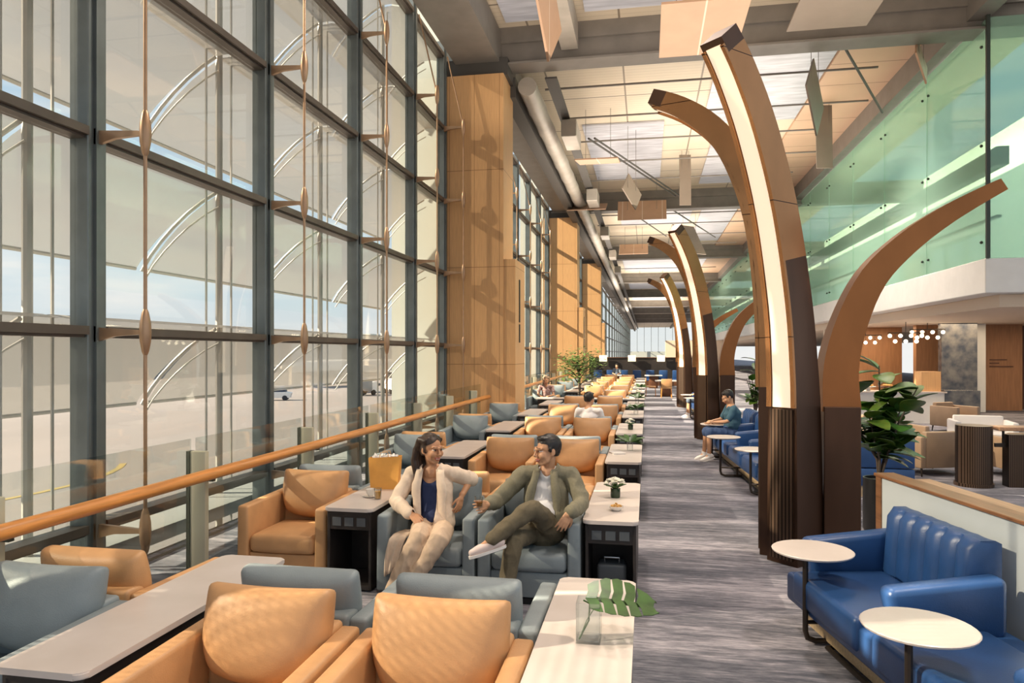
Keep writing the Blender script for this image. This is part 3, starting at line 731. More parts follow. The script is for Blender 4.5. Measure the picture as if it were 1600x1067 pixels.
# ============================================================ SMALL THINGS ON THE TABLES
TZ0 = .72
def leaf_blade(bm, base, d, up, L_, Wd, n=6, curl=.15, holes=False, thick=.003):
    """one leaf as a thin solid: base point, direction d, normal up"""
    d = V(d).normalized(); s = d.cross(V(up)).normalized(); u = s.cross(d).normalized(); base = V(base)
    top = []; 
    for i in range(n + 1):
        k = i / n; w = Wd / 2 * max(.02, sin(pi * min(1, k * .93 + .05)) ** .7)
        c = base + d * L_ * k + u * (-curl * L_ * k * k)
        top.append([c - s * w + u * w * .18, c, c + s * w + u * w * .18])
    g = [[bm.verts.new(p) for p in r] for r in top]; h = [[bm.verts.new(p - u * thick) for p in r] for r in top]
    for i in range(n):
        for j in range(2):
            bm.faces.new((g[i][j], g[i][j + 1], g[i + 1][j + 1], g[i + 1][j])); bm.faces.new((h[i][j + 1], h[i][j], h[i + 1][j], h[i + 1][j + 1]))
        bm.faces.new((g[i][0], g[i + 1][0], h[i + 1][0], h[i][0])); bm.faces.new((g[i + 1][2], g[i][2], h[i][2], h[i + 1][2]))
    bm.faces.new((*g[0], *h[0][::-1])); bm.faces.new((*g[n][::-1], *h[n]))
def monstera(bm, c, d, up, S):
    d = V(d).normalized(); s = d.cross(V(up)).normalized(); u = s.cross(d).normalized(); c = V(c)
    # outline in leaf plane: heart with slits
    half = [(0, -.04), (-.12, .16), (-.20, .36), (-.20, .47), (-.10, .50), (-.10, .515)]
    out = []
    def lobe(a0, a1, r0): pass
    P = [(0.0, .03), (-.14, .26), (-.10, .40), (.04, .50)]
    slits = [.18, .36, .54, .72]
    edge = lambda k: .50 * sin(pi * min(1, .18 + k * .80)) ** .62
    for sg in (1, -1):
        segs = [0] + slits + [1.0]
        for i in range(len(segs) - 1):
            a, b = segs[i] + (.02 if i else 0), segs[i + 1] - .02
            q = [(a + .05, .17), (a + .05, edge(a) * .93), ((a + b) / 2 + .07, edge((a + b) / 2)), (b + .07, edge(b) * .95), (b + .05, .17), (b - .0, 0), (a, 0)]
            vt = []; vb = []
            for (k, w) in q:
                p = c + d * S * k + s * sg * S * w + u * S * (.10 * w - .22 * k * k)
                vt.append(bm.verts.new(p)); vb.append(bm.verts.new(p - u * .003))
            bm.faces.new(vt if sg > 0 else vt[::-1]); bm.faces.new(vb[::-1] if sg > 0 else vb)
            for j in range(len(vt)): bm.faces.new((vt[j], vt[(j + 1) % 7], vb[(j + 1) % 7], vb[j]))
        vt = []; vb = []
        for (k, w) in [(0, 0), (.98, 0), (.98, .055), (.02, .055)]:
            p = c + d * S * k + s * sg * S * w + u * S * (.10 * w - .22 * k * k); vt.append(bm.verts.new(p)); vb.append(bm.verts.new(p - u * .003))
        bm.faces.new(vt); bm.faces.new(vb[::-1])
        for j in range(4): bm.faces.new((vt[j], vt[(j + 1) % 4], vb[(j + 1) % 4], vb[j]))
t = thing('glass_vase', 'square clear glass vase with one large split monstera leaf, on the front aisle table', 'vase', (-.262, 3.33, TZ0))
bm = B()
hw, hh = .055, .185
for (a, b) in (((-hw, -hw, 0), (hw, hw, .012)), ((-hw, -hw, .012), (-hw + .005, hw, hh)), ((hw - .005, -hw, .012), (hw, hw, hh)), ((-hw, hw - .005, .012), (hw, hw, hh)), ((-hw, -hw, .012), (hw, -hw + .005, hh))): box(bm, a, b)
ob('vase', bm, 'vaseglass', t, smooth=0)
bm = B(); tube(bm, [(-.042, -.04, .015), (0, 0, .09), (.0, .05, .15), (-.03, .05, .165)], .004, 6); tube(bm, [(-.042, -.04, .015), (-.01, .0, .09), (.03, .03, .15)], .003, 6); ob('stem', bm, 'leaf', t)
bm = B(); monstera(bm, (-.02, .05, .175), (.95, .12, .08), (-.03, -.22, .95), .32); ob('monstera_leaf', bm, 'leaf', t, smooth=30)
def flowers(x, y, label, sc=1., tilt=0):
    rnd = random.Random(int(y * 100))
    t = thing('flower_vase', label, 'flowers', (x, y, TZ0))
    bm = B(); lathe(bm, [(.042 * sc, 0), (.045 * sc, .01), (.045 * sc, .085 * sc), (.04 * sc, .085 * sc)], 16); ob('vase', bm, 'vase', t)
    bm = B()
    for k in range(26):
        a = rnd.uniform(0, 2 * pi); r = rnd.uniform(0, .085) * sc; z = (.13 + .05 * (1 - (r / .085 / sc) ** 2) + rnd.uniform(-.012, .012)) * sc
        for q in range(5):
            aa = q * 2 * pi / 5; sphere(bm, (r * cos(a) + .013 * cos(aa) * sc, r * sin(a) + .013 * sin(aa) * sc, z), .0125 * sc, 6, 4, (1, 1, .6))
        sphere(bm, (r * cos(a), r * sin(a), z + .004), .009 * sc, 6, 4)
    ob('blossom', bm, 'petal', t)
    bm = B()
    for k in range(14):
        a = rnd.uniform(0, 2 * pi); leaf_blade(bm, (.02 * cos(a), .02 * sin(a), .09 * sc), (cos(a), sin(a), .5), (0, 0, 1), .09 * sc, .035 * sc, 4)
    for k in range(10):
        a = k * .63; tube(bm, [(.015 * cos(a), .015 * sin(a), .08 * sc), (.05 * cos(a) * sc, .05 * sin(a) * sc, .13 * sc)], .002, 5)
    ob('foliage', bm, 'leaf', t)
def greens(x, y, label, sc=1.):
    rnd = random.Random(int(y * 77))
    t = thing('leaf_vase', label, 'plant', (x, y, TZ0))
    bm = B(); lathe(bm, [(.04 * sc, 0), (.042 * sc, .12 * sc), (.038 * sc, .12 * sc)], 14); ob('vase', bm, 'vaseglass', t)
    bm = B()
    for k in range(16):
        a = rnd.uniform(0, 2 * pi); el = rnd.uniform(.0, .8); leaf_blade(bm, (.02 * cos(a), .02 * sin(a), .12 * sc), (cos(a), sin(a) * .7, el), (0, -.3, 1), rnd.uniform(.13, .2) * sc, .085 * sc, 5)
    ob('foliage', bm, 'leaf', t)
ty = lambda b, f, c='aisle': TAB[c, b][1] + f
flowers(-.28, ty(1, .95), 'white flowers in a dark glass vase beside the snack bowl, right of the man')
greens(-.22, ty(2, 1.05), 'broad green leaves in a glass vase on the third aisle table')
flowers(-.27, ty(3, .62), 'white flowers in a dark vase on the fourth aisle table')
greens(-.22, ty(4, .6), 'green leaves in a vase on the fifth aisle table', 1.15)
greens(-.24, ty(5, .9), 'green leaves in a vase on the sixth aisle table', 1.2)
flowers(-.26, ty(6, .9), 'white flowers on the seventh aisle table', 1.1)
greens(-.2, ty(7, .8), 'green leaves in a vase on the eighth aisle table', 1.2)
t = thing('snack_bowl', 'small white bowl of golden snacks on the table right of the man', 'bowl', (-.25, ty(1, .40), TZ0))
bm = B(); lathe(bm, [(.03, 0), (.035, .004), (.055, .022), (.062, .04), (.058, .04), (.05, .024), (.0, .012)], 20); ob('bowl', bm, 'porcelain', t)
bm = B(); rnd = random.Random(3)
for k in range(40):
    a = rnd.uniform(0, 6.28); r = .046 * sqrt(rnd.random()); sphere(bm, (r * cos(a), r * sin(a), .034 + .035 * (1 - r / .05) * rnd.random()), .011, 6, 4, (1, .7, .6))
so = ob('snacks', bm, 'snack', t); so['kind'] = 'stuff'
# things on the window-side table of the couple's row
wx, wy = TAB['window', 1]
t = thing('shopping_bag', 'orange paper shopping bag with white tissue standing on the table left of the woman', 'bag', (wx - .01, wy + .93, TZ0), R(6))
bm = B()
bw, bd, bh = .155, .06, .30
lo_ = [bm.verts.new(p) for p in ((-bw * .86, -bd, 0), (bw * .86, -bd, 0), (bw * .86, bd, 0), (-bw * .86, bd, 0))]
hi_ = [bm.verts.new(p) for p in ((-bw, -bd * .8, bh), (bw, -bd * .8, bh + .02), (bw, bd * .8, bh + .02), (-bw, bd * .8, bh))]
bm.faces.new(lo_[::-1])
for k in range(4): bm.faces.new((lo_[k], lo_[(k + 1) % 4], hi_[(k + 1) % 4], hi_[k]))
bmesh.ops.subdivide_edges(bm, edges=bm.edges[:], cuts=3, use_grid_fill=True)
for v in bm.verts: v.co.y += .012 * sin(v.co.x * 30) * v.co.z; v.co.x *= 1 + .06 * (v.co.z - .1)
bo = ob('bag', bm, 'bag', t, smooth=0); md = bo.modifiers.new('thickness', 'SOLIDIFY'); md.thickness = .003
bm = B()
for s in (-1, 1): tube(bm, [(-.05, s * bd * .8, bh - .01), (-.035, s * bd * .8, bh + .055), (.035, s * bd * .8, bh + .06), (.05, s * bd * .8, bh)], .003, 6)
ob('handle', bm, 'bag', t)
bm = B()
for k in range(4):
    for v in sphere(bm, (-.09 + .06 * k, 0, bh - .005), .036, 14, 10, (1.1, .8, 1)): v.co += V((0, 0, 1)) * .035 * noise.noise(v.co * 55) + V((1, 1, 0)) * .012 * noise.noise(v.co * 70)
ob('tissue_paper', bm, 'paper', t)
t = thing('teacup', 'white cup on a saucer beside the orange drink on the table left of the woman', 'cup', (wx + .01, wy + .50, TZ0))
bm = B(); lathe(bm, [(.045, 0), (.07, .012), (.068, .014), (.03, .006)], 20); ob('saucer', bm, 'porcelain', t)
bm = B(); lathe(bm, [(.022, .01), (.04, .04), (.045, .075), (.041, .075), (.036, .04), (0, .02)], 20); tube(bm, [(.04, 0, .06), (.062, 0, .06), (.062, 0, .035), (.038, 0, .03)], .004, 6); ob('cup', bm, 'porcelain', t)
t = thing('juice_glass', 'glass of orange drink on the table left of the woman', 'drink', (wx + .11, wy + .42, TZ0))
bm = B(); lathe(bm, [(.03, 0), (.036, .10), (.033, .10), (.027, .006)], 16); ob('tumbler', bm, 'vaseglass', t)
bm = B(); lathe(bm, [(.026, .008), (.031, .07)], 16); ob('drink', bm, 'juice', t)
t = thing('handbag', 'grey handled case standing in the niche under the table right of the man', 'bag', (-.28, ty(1, .3), .06))
bm = B(); box(bm, (-.12, -.08, 0), (.12, .1, .26), .03, 3); ob('body', bm, 'socket', t)
bm = B(); tube(bm, [(-.06, -.03, .25), (-.06, -.03, .30), (.06, -.03, .30), (.06, -.03, .25)], .008, 8); ob('handle', bm, 'steel', t)
t = thing('book', 'pale closed booklet on the third aisle table', 'book', (-.38, ty(2, .75), TZ0), R(20))
bm = B(); box(bm, (-.08, -.11, .002), (.08, .11, .014)); ob('pages', bm, 'paper', t, smooth=0)
bm = B(); box(bm, (-.084, -.114, .0), (.084, .114, .002)); box(bm, (-.084, -.114, .014), (.084, .114, .016)); ob('cover', bm, 'whiteleather', t, smooth=0)
# ============================================================ PLANTS
def fig_plant(x, y, label, h=1.95, spread=.5, n=34, seed=1, pot=(.17, .62)):
    rnd = random.Random(seed)
    t = thing('fiddle_leaf_fig', label, 'plant', (x, y, 0))
    bm = B(); lathe(bm, [(pot[0] * .9, 0), (pot[0], .04), (pot[0], pot[1]), (pot[0] - .02, pot[1]), (pot[0] - .02, pot[1] - .05)], 24); ob('pot', bm, 'pot', t)
    bm = B(); lathe(bm, [(pot[0] - .022, pot[1] - .06), (pot[0] - .022, pot[1] - .03)], 24); ob('soil', bm, 'soil', t)
    bm = B(); tips = []
    z0 = pot[1] - .04
    for k in range(6):
        a = k * 2 * pi / 6 + rnd.uniform(-.3, .3); r = spread * rnd.uniform(.35, .8); z1 = z0 + (h - z0) * rnd.uniform(.45, .85)
        p = [V((0, 0, z0)), V((.05 * cos(a) + .03, .05 * sin(a), z0 + .25)), V((r * .5 * cos(a), r * .5 * sin(a), (z0 + .25 + z1) / 2)), V((r * cos(a), r * sin(a), z1))]
        tube(bm, p, [.018, .014, .01, .006], 7); tips.append(p)
    tube(bm, [(0, 0, z0), (.02, .02, (z0 + h) / 2), (0, 0, h - .1)], [.018, .012, .006], 7); tips.append([V((0, 0, z0 + .3)), V((.02, 0, (z0 + h) / 2)), V((0, 0, h * .8)), V((0, 0, h - .1))])
    ob('stem', bm, 'bark', t)
    for k in range(n):
        p = tips[k % 7]; s = rnd.uniform(.35, 1); i = min(2, int(s * 3)); b = p[i].lerp(p[i + 1], s * 3 - i)
        a = rnd.uniform(0, 2 * pi); el = rnd.uniform(-.15, 1.3)
        bm = B(); leaf_blade(bm, b, (cos(a), sin(a), el), (rnd.uniform(-.3, .3), rnd.uniform(-.3, .3), 1), rnd.uniform(.26, .38), rnd.uniform(.18, .26), 7, .25)
        ob('leaf', bm, 'leafdark' if k % 3 else 'leaf', t, smooth=60)
fig_plant(2.62, 8.85, 'large fiddle-leaf fig in a black pot at the end of the white low partition', 2.0, .60, 105, 4)
fig_plant(2.5, 17.6, 'fiddle-leaf fig beyond the nearest light column, behind the reader', 2.0, .5, 26, 9)
rnd = random.Random(11)
t = thing('potted_tree', 'small light-leaved tree among the armchairs in front of the second timber pillar', 'tree', (-2.2, 23.75, 0))
bm = B(); box(bm, (-.28, -.28, 0), (.28, .28, .55), .02); ob('planter', bm, 'cab', t)
bm = B(); br = []
tube(bm, [(0, 0, .5), (.02, .01, .9), (0, 0, 1.25), (.02, 0, 1.7)], [.05, .045, .04, .02], 8)
for k in range(9):
    a = k * 2.4; q = V((.5 * cos(a), .5 * sin(a), 1.25 + .08 * k)); tube(bm, [(0, 0, .95 + .06 * k), q * .5 + V((0, 0, .55 + .03 * k)), q], [.025, .016, .008], 6); br.append(q)
ob('trunk', bm, 'bark', t)
bm = B()
for k in range(950):
    q = br[k % 9] if k % 4 else V((0, 0, 1.7)); p = q + V((rnd.gauss(0, .17), rnd.gauss(0, .17), rnd.gauss(.0, .19)))
    a = rnd.uniform(0, 6.28); leaf_blade(bm, p, (cos(a), sin(a), rnd.uniform(-.3, .5)), (0, 0, 1), .14, .07, 3, .1)
ob('crown', bm, 'leaflight', t)
# low counter across the rows
t = thing('low_counter', 'low grey-topped counter crossing between the armchair rows in front of the small tree', 'counter', (-1.6, 20.75, 0))
bm = B(); box(bm, (-1.5, -.2, .0), (1.5, .2, .70)); ob('cabinet', bm, 'cab', t, smooth=0)
bm = B(); box(bm, (-1.55, -.24, .70), (1.55, .24, .74), .006, 1); ob('top', bm, 'marble', t, smooth=0)
# ============================================================ FAR END PARTITION WITH LAMPS AND BLUE CHAIRS
t = thing('banquette_partition', 'dark partition across the far end behind the blue chairs', 'partition', (-.6, 46, 0))
bm = B(); box(bm, (-3.0, 0, 0), (3.4, .25, 1.72)); ob('panel', bm, 'cab', t, smooth=0)
bm = B(); box(bm, (-3.05, -.05, 1.72), (3.45, .3, 1.76)); ob('cap', bm, 'darkbrown', t, smooth=0)
t = thing('banquette_bench', 'long dark bench seat along the foot of the far partition', 'bench', (-.6, 45.6, 0))
bm = B(); box(bm, (-3.0, -.25, 0), (3.4, .3, .38)); ob('base', bm, 'darkbrown', t, smooth=0)
bm = B(); box(bm, (-3.0, -.27, .38), (3.4, .3, .46), .02); ob('seat', bm, 'cab', t)
for i, x in enumerate((-2.35, -.55, 1.25)):
    t = thing('table_lamp', 'glowing square lamp on the far dark partition, ' + ('leftmost of three', 'middle of three', 'rightmost of three')[i], 'lamp', (x - .35, 45.93, 1.765), 0, 'lamps on the far partition')
    bm = B(); tube(bm, [(0, .12, .02), (0, -.12, .02)], .02, 8); ob('base', bm, 'tube', t)
    bm = B(); box(bm, (-.24, -.17, -.27), (.24, -.07, .12), .01, 1); ob('lamp_shade', bm, 'lampshade', t, smooth=0)
cp = None
for k in range(7):
    x = -2.9 + k * .78; lab = 'dark blue chair by the far partition, %s from the window side' % ORD[k].replace('front', 'first')
    if cp is None:
        cp = thing('dining_chair', lab, 'chair', (x, 43.6, 0), 0, 'dark blue chairs at the far partition')
        bm = B(); box(bm, (-.25, -.25, .38), (.25, .25, .48), .03); ob('seat', bm, 'blue', cp)
        bm = B(); box(bm, (-.25, .19, .45), (.25, .27, 1.0), .03); ob('backrest', bm, 'blue', cp)
        for sx in (-1, 1):
            for sy in (-1, 1):
                bm = B(); tube(bm, [(sx * .2, sy * .2, .4), (sx * .23, sy * .22, 0)], .015, 6); ob('leg', bm, 'tube', cp)
        snap(cp)
    else: dup(cp, (x, 43.6, 0), 0, lab)
tt = None
for k, (x, y, lab) in enumerate(((.9, 34.5, 'square white dining table in the aisle, in front of the far partition'), (-1.8, 42.4, 'white table before the dark blue chairs, window side'), (.4, 42.4, 'white table before the dark blue chairs, aisle side'))):
    if tt is None:
        tt = thing('dining_table', lab, 'table', (x, y, 0), 0, 'white dining tables at the far end')
        bm = B(); box(bm, (-.5, -.45, .70), (.5, .45, .75), .01); ob('tabletop', bm, 'porcelain', tt)
        bm = B(); box(bm, (-.25, -.25, 0), (.25, .25, .70), .02); ob('pedestal', bm, 'darkbrown', tt)
        snap(tt)
    else: dup(tt, (x, y, 0), 0, lab)
wc = None
for x, y, rz, lab in ((.2, 34.4, pi / 2, 'tan wooden dining chair left of the square white table'), (1.66, 34.6, -pi / 2, 'tan wooden dining chair right of the square white table'), (.9, 33.4, pi, 'tan wooden dining chair in front of the square white table')):
    if wc is None:
        wc = thing('dining_chair', lab, 'chair', (x, y, 0), rz, 'tan chairs at the square white table')
        bm = B(); box(bm, (-.24, -.24, .42), (.24, .24, .48), .02); ob('seat', bm, 'tan', wc)
        bm = B(); box(bm, (-.24, .2, .48), (.24, .25, .86), .02); ob('backrest', bm, 'tan', wc)
        for sx in (-1, 1):
            for sy in (-1, 1):
                bm = B(); tube(bm, [(sx * .21, sy * .21, .43), (sx * .23, sy * .23, 0)], .018, 6); ob('leg', bm, 'oak', wc)
        snap(wc)
    else: dup(wc, (x, y, 0), rz, lab)
# ============================================================ RIGHT-HAND LOUNGE
def tub(label, x, y, rz, m, w=.82, legs=True):
    t = thing('lounge_armchair', label, 'chair', (x, y, 0), rz)
    h = w / 2
    bm = B(); box(bm, (-h, -.4, .14), (-h + .11, .4, .66), .03); ob('armrest', bm, m, t)
    bm = B(); box(bm, (h - .11, -.4, .14), (h, .4, .66), .03); ob('armrest', bm, m, t)
    bm = B(); box(bm, (-h + .1, .27, .14), (h - .1, .4, .74), .03); ob('backrest', bm, m, t)
    bm = B(); box(bm, (-h + .105, -.4, .14), (h - .105, .28, .43), .04); ob('seat', bm, m, t)
    for sx in (-1, 1):
        for sy in (-1, 1):
            bm = B(); tube(bm, [(sx * (h - .06), sy * .34, .15), (sx * (h - .05), sy * .36, 0)], [.02, .012], 6); ob('leg', bm, 'tube', t)
    return t
tub('taupe armchair with short legs right of the fiddle-leaf fig, next to the dark fluted pedestal', 4.72, 13.35, R(200), 'taupe', .9)
tub('taupe armchair behind the dark fluted pedestal, facing it', 4.75, 15.0, R(20), 'taupe')
tub('taupe armchair at the right edge behind the dark console', 6.1, 13.4, R(185), 'taupe')
tub('pale grey armchair against the brown sign wall', 6.75, 16.2, R(-10), 'whiteleather', 1.1)
tub('tan armchair far right beneath the mezzanine edge', 7.9, 20.5, R(30), 'taupe')
tub('taupe armchair behind the fiddle-leaf fig crown', 4.5, 17.0, R(30), 'taupe')
t = thing('console_unit', 'dark fluted round-ended console with walnut top at the right edge', 'console', (4.97, 12.2, 0))
bm = B(); lathe(bm, [(.27, 0), (.27, .05), (.25, .05), (.25, .93)], 28); ob('pedestal', bm, 'flute', t)
bm = B(); box(bm, (.3, -.14, .86), (3.2, .2, .92), .01, 1); ob('top', bm, 'tanwood', t, smooth=0)
bm = B(); box(bm, (.45, -.08, 0), (3.2, .12, .80)); ob('panel', bm, 'flute', t, smooth=0)
bm = B(); tube(bm, [(.42, .02, .86), (.42, .02, .65)], .02, 6); box(bm, (.3, .0, .6), (3.2, .04, .66)); ob('rail', bm, 'tube', t)
t = thing('blue_bench', 'blue leather bench back visible between the nearest light column and the black pot', 'sofa', (3.15, 10.9, 0), 0)
bm = B(); box(bm, (-.7, 0, .42), (.55, .14, .92), .02); ob('backrest', bm, 'blue', t)
bm = B(); box(bm, (-.7, .0, .16), (.55, .7, .41), .02); ob('seat', bm, 'blue', t)
bm = B(); box(bm, (-.65, .03, 0), (.5, .65, .16)); ob('plinth', bm, 'plinthwood', t, smooth=0)
bm = B(); box(bm, (-.75, -.03, .92), (.6, .17, .945)); ob('ledge', bm, 'tanwood', t, smooth=0)
# buffet counter and its things
t = thing('buffet_counter', 'warm-lit buffet counter under the globe lamps', 'counter', (7.0, 22.5, 0), R(8))
bm = B(); box(bm, (-1.0, 0, 0), (1.5, .7, .88)); ob('cabinet', bm, 'white', t, smooth=0)
bm = B(); box(bm, (-1.05, -.05, .88), (1.55, .75, .92)); ob('top', bm, 'marble', t, smooth=0)
bm = B(); box(bm, (1.5, -.02, .0), (2.5, .6, .95)); ob('display_case', bm, 'navy', t, smooth=0)
bm = B(); box(bm, (.9, .1, .92), (1.45, .5, 1.5)); ob('wooden_back', bm, 'timber', t, smooth=0)
for k, (x, lab) in enumerate(((-.6, 'golden pastry platter on the buffet counter, window end'), (-.05, 'dark platter of food in the middle of the buffet counter'), (.5, 'pastry platter on the buffet counter, wall end'))):
    t = thing('food_platter', lab, 'platter', (7.0 + x * .99, 22.8 + x * .14, .92), 0, 'food platters on the buffet')
    bm = B(); lathe(bm, [(.08, 0), (.08, .10), (.22, .12), (.24, .14), (.2, .13)], 18); ob('dish', bm, 'darkbrown' if k == 1 else 'porcelain', t)
    bm = B()
    for q in range(14): sphere(bm, (.13 * cos(q * 2.4) * (q % 3) / 2, .13 * sin(q * 2.4) * (q % 3) / 2, .17), .045, 8, 5, (1, 1, .7))
    f = ob('food', bm, 'snack', t); f['kind'] = 'stuff'
for i, (x, y, z) in enumerate(((7.95, 28.4, 2.58), (8.3, 25.3, 2.58), (9.3, 26.3, 2.72))):
    t = thing('globe_chandelier', 'cluster of small glowing globes under the mezzanine, ' + ('nearest the copper arch', 'middle cluster', 'in the black frame by the marble wall')[i], 'chandelier', (x, y, z), 0, 'globe chandeliers')
    bm = B(); box(bm, (-.55, -.02, .1), (.55, .02, .13)); tube(bm, [(0, 0, .13), (0, 0, 3.05 - z)], .012, 6)
    for k in range(7): tube(bm, [(-.48 + .16 * k, 0, .1), (-.48 + .16 * k, 0, -.16 * (k % 2))], .006, 5)
    ob('frame', bm, 'tube', t)
    for k in range(7):
        bm = B(); sphere(bm, (-.48 + .16 * k, 0, .02 - .18 * (k % 2)), .062, 10, 8); ob('globe', bm, 'globe', t)
# ============================================================ OUTSIDE: vehicles, aircraft
t = thing('service_van', 'small white service van parked on the apron outside', 'van', (-54, 98, -5), R(20))
bm = B(); prism(bm, [(-2.2, .4), (2.1, .4), (2.3, 1.1), (1.5, 1.25), (1.0, 2.1), (-2.2, 2.15)], -.95, .95, 1); ob('body', bm, 'white', t, smooth=0)
bm = B(); prism(bm, [(1.55, 1.28), (1.08, 2.0), (-.2, 2.02), (-.2, 1.28)], -.96, .96, 1); ob('window', bm, 'black', t, smooth=0)
for sx in (-1.4, 1.4):
    for sy in (-.85, .85):
        bm = B(); tube(bm, [(sx, sy - .12, .38), (sx, sy + .12, .38)], .38, 14); ob('wheel', bm, 'black', t)
t = thing('airliner', 'white airliner with blue tail parked far out on the apron', 'aircraft', (-62, 150, -5), R(60))
bm = B(); tube(bm, [(-20, 0, 4.2), (-16, 0, 4.0), (-10, 0, 3.6), (8, 0, 3.6), (14, 0, 3.5), (17, 0, 3.2), (18.5, 0, 2.9)], [.4, 1.2, 2.0, 2.0, 1.8, 1.1, .2], 18); ob('fuselage', bm, 'white', t)
bm = B(); prism(bm, [(-20, 4.6), (-14.5, 5.4), (-18.5, 10.5), (-20.8, 10.5)], -.15, .15, 1); ob('tail_fin', bm, 'blue', t, smooth=0)
bm = B(); prism(bm, [(2, -16), (4, -16), (4, -2), (4, 2), (4, 16), (2, 16), (-3, 0)], 2.9, 3.2); prism(bm, [(-20, -5), (-18, -5), (-16, 0), (-18, 5), (-20, 5), (-19, 0)], 4.3, 4.5); ob('wing', bm, 'outgrey', t, smooth=0)
for s in (-6, 6):
    bm = B(); tube(bm, [(.5, s, 2.0), (4.5, s, 2.0)], [.7, .9], 14); ob('engine', bm, 'white', t)
bm = B()
for x, y in ((12, 0), (-1, -2.5), (-1, 2.5)): tube(bm, [(x, y, 3), (x, y, .4)], .15, 6); tube(bm, [(x, y - .3, .45), (x, y + .3, .45)], .45, 10)
ob('landing_gear', bm, 'black', t)
for i, (x, y, w, m, lab) in enumerate(((-46, 112, 4, 'outgrey', 'grey baggage tractor on the apron left of the airliner'), (-50, 120, 5, 'blue', 'blue loader truck on the apron beside the airliner'), (-43, 118, 4, 'white', 'white catering truck on the apron in front of the airliner'), (-38, 112, 4, 'yellow', 'yellow ground vehicle on the apron nearest the terminal block'))):
    t = thing('ground_vehicle', lab, 'vehicle', (x, y, -5), R(70 + 30 * i), 'ground vehicles on the apron')
    bm = B(); box(bm, (-w / 2, -1.1, .7), (w / 4, 1.1, 2.6), .1); ob('cargo_box', bm, m, t)
    bm = B(); prism(bm, [(w / 4 + .05, .6), (w / 2 + .6, .6), (w / 2 + .6, 1.4), (w / 2 + .2, 2.2), (w / 4 + .05, 2.2)], -1, 1, 1); ob('cab', bm, 'white', t, smooth=0)
    for sx in (-w / 3, w / 3):
        for sy in (-1, 1):
            bm = B(); tube(bm, [(sx, sy - .15, .45), (sx, sy + .15, .45)], .45, 12); ob('wheel', bm, 'black', t)
# ============================================================ PEOPLE
M['skin'] = mat('light brown skin', (.55, .28, .15), .5, 0, .04, 12)
M['skin2'] = mat('warm skin', (.60, .32, .18), .5, 0, .04, 12)
M['lips'] = mat('lips', (.45, .12, .09), .45); M['eyewhite'] = mat('eye white', (.55, .5, .46), .3); M['brow'] = mat('brow hair', (.16, .08, .045), .6); M['dark'] = mat('dark eye and brow', (.035, .02, .014), .5)
M['hairblack'] = mat('black hair', (.014, .011, .010), .45, 0, .4, 30, (3, 3, .6)); M['hairbrown'] = mat('dark brown hair', (.04, .022, .014), .45, 0, .45, 30, (3, 3, .6))
M['cream'] = mat('cream knit', (.78, .62, .48), .85, 0, .04, 40, bump=.3, bscale=180); M['navytop'] = mat('navy fabric', (.018, .032, .10), .8)
M['beige'] = mat('beige trousers', (.60, .44, .31), .85, 0, .05, 30); M['olive'] = mat('olive wool', (.20, .18, .12), .85, 0, .08, 60, bump=.2, bscale=200)
M['olivedark'] = mat('dark olive trousers', (.125, .10, .06), .85, 0, .08, 60); M['tee'] = mat('white cotton', (.82, .80, .80), .85)
M['teal'] = mat('teal shirt', (.05, .12, .17), .85); M['denim'] = mat('blue shorts', (.05, .09, .20), .85); M['shoe'] = mat('white sneaker', (.80, .76, .73), .7); M['shoepink'] = mat('pale pink upper', (.74, .60, .56), .8)
M['amber'] = mat('amber drink', (.45, .16, .03), .15); M['floral'] = mat('patterned blouse', (.55, .42, .40), .85, 0, .5, 25, col2=(.25, .10, .08)); M['greytop'] = mat('grey blue top', (.10, .13, .18), .85)
def remesh(bm, vox, it=3, fold=0., fs=14., seed=0):
    me = bpy.data.meshes.new('tmp'); bmesh.ops.recalc_face_normals(bm, faces=bm.faces); bm.to_mesh(me); bm.free()
    o = bpy.data.objects.new('tmp', me); C.objects.link(o)
    md = o.modifiers.new('r', 'REMESH'); md.mode = 'VOXEL'; md.voxel_size = vox
    dg = bpy.context.evaluated_depsgraph_get(); dg.update()
    m2 = bpy.data.meshes.new_from_object(o.evaluated_get(dg)); bpy.data.objects.remove(o); bpy.data.meshes.remove(me)
    b = B(); b.from_mesh(m2); bpy.data.meshes.remove(m2)
    for _ in range(it): bmesh.ops.smooth_vert(b, verts=b.verts, factor=.5, use_axis_x=True, use_axis_y=True, use_axis_z=True)
    if fold:
        b.normal_update()
        for v in b.verts:
            p = v.co
            n1 = noise.noise(V((p.x * fs + seed, p.y * fs, p.z * fs * .45))); n2 = noise.noise(V((p.x * fs * .5, p.y * fs * .5 + seed, p.z * fs * 1.3)))
            v.co += v.normal * fold * ((1 - abs(n1)) ** 3 * .9 + n2 * .6 - .35)
    return b
def smooth_border(b, it=10):
    bd = [v for v in b.verts if any(len(e.link_faces) == 1 for e in v.link_edges)]
    nb = {v: [e.other_vert(v) for e in v.link_edges if len(e.link_faces) == 1] for v in bd}
    for _ in range(it):
        new = {v: (v.co * .4 + sum((u.co for u in nb[v]), V((0, 0, 0))) / len(nb[v]) * .6) for v in bd if len(nb[v]) == 2}
        for v, c in new.items(): v.co = c
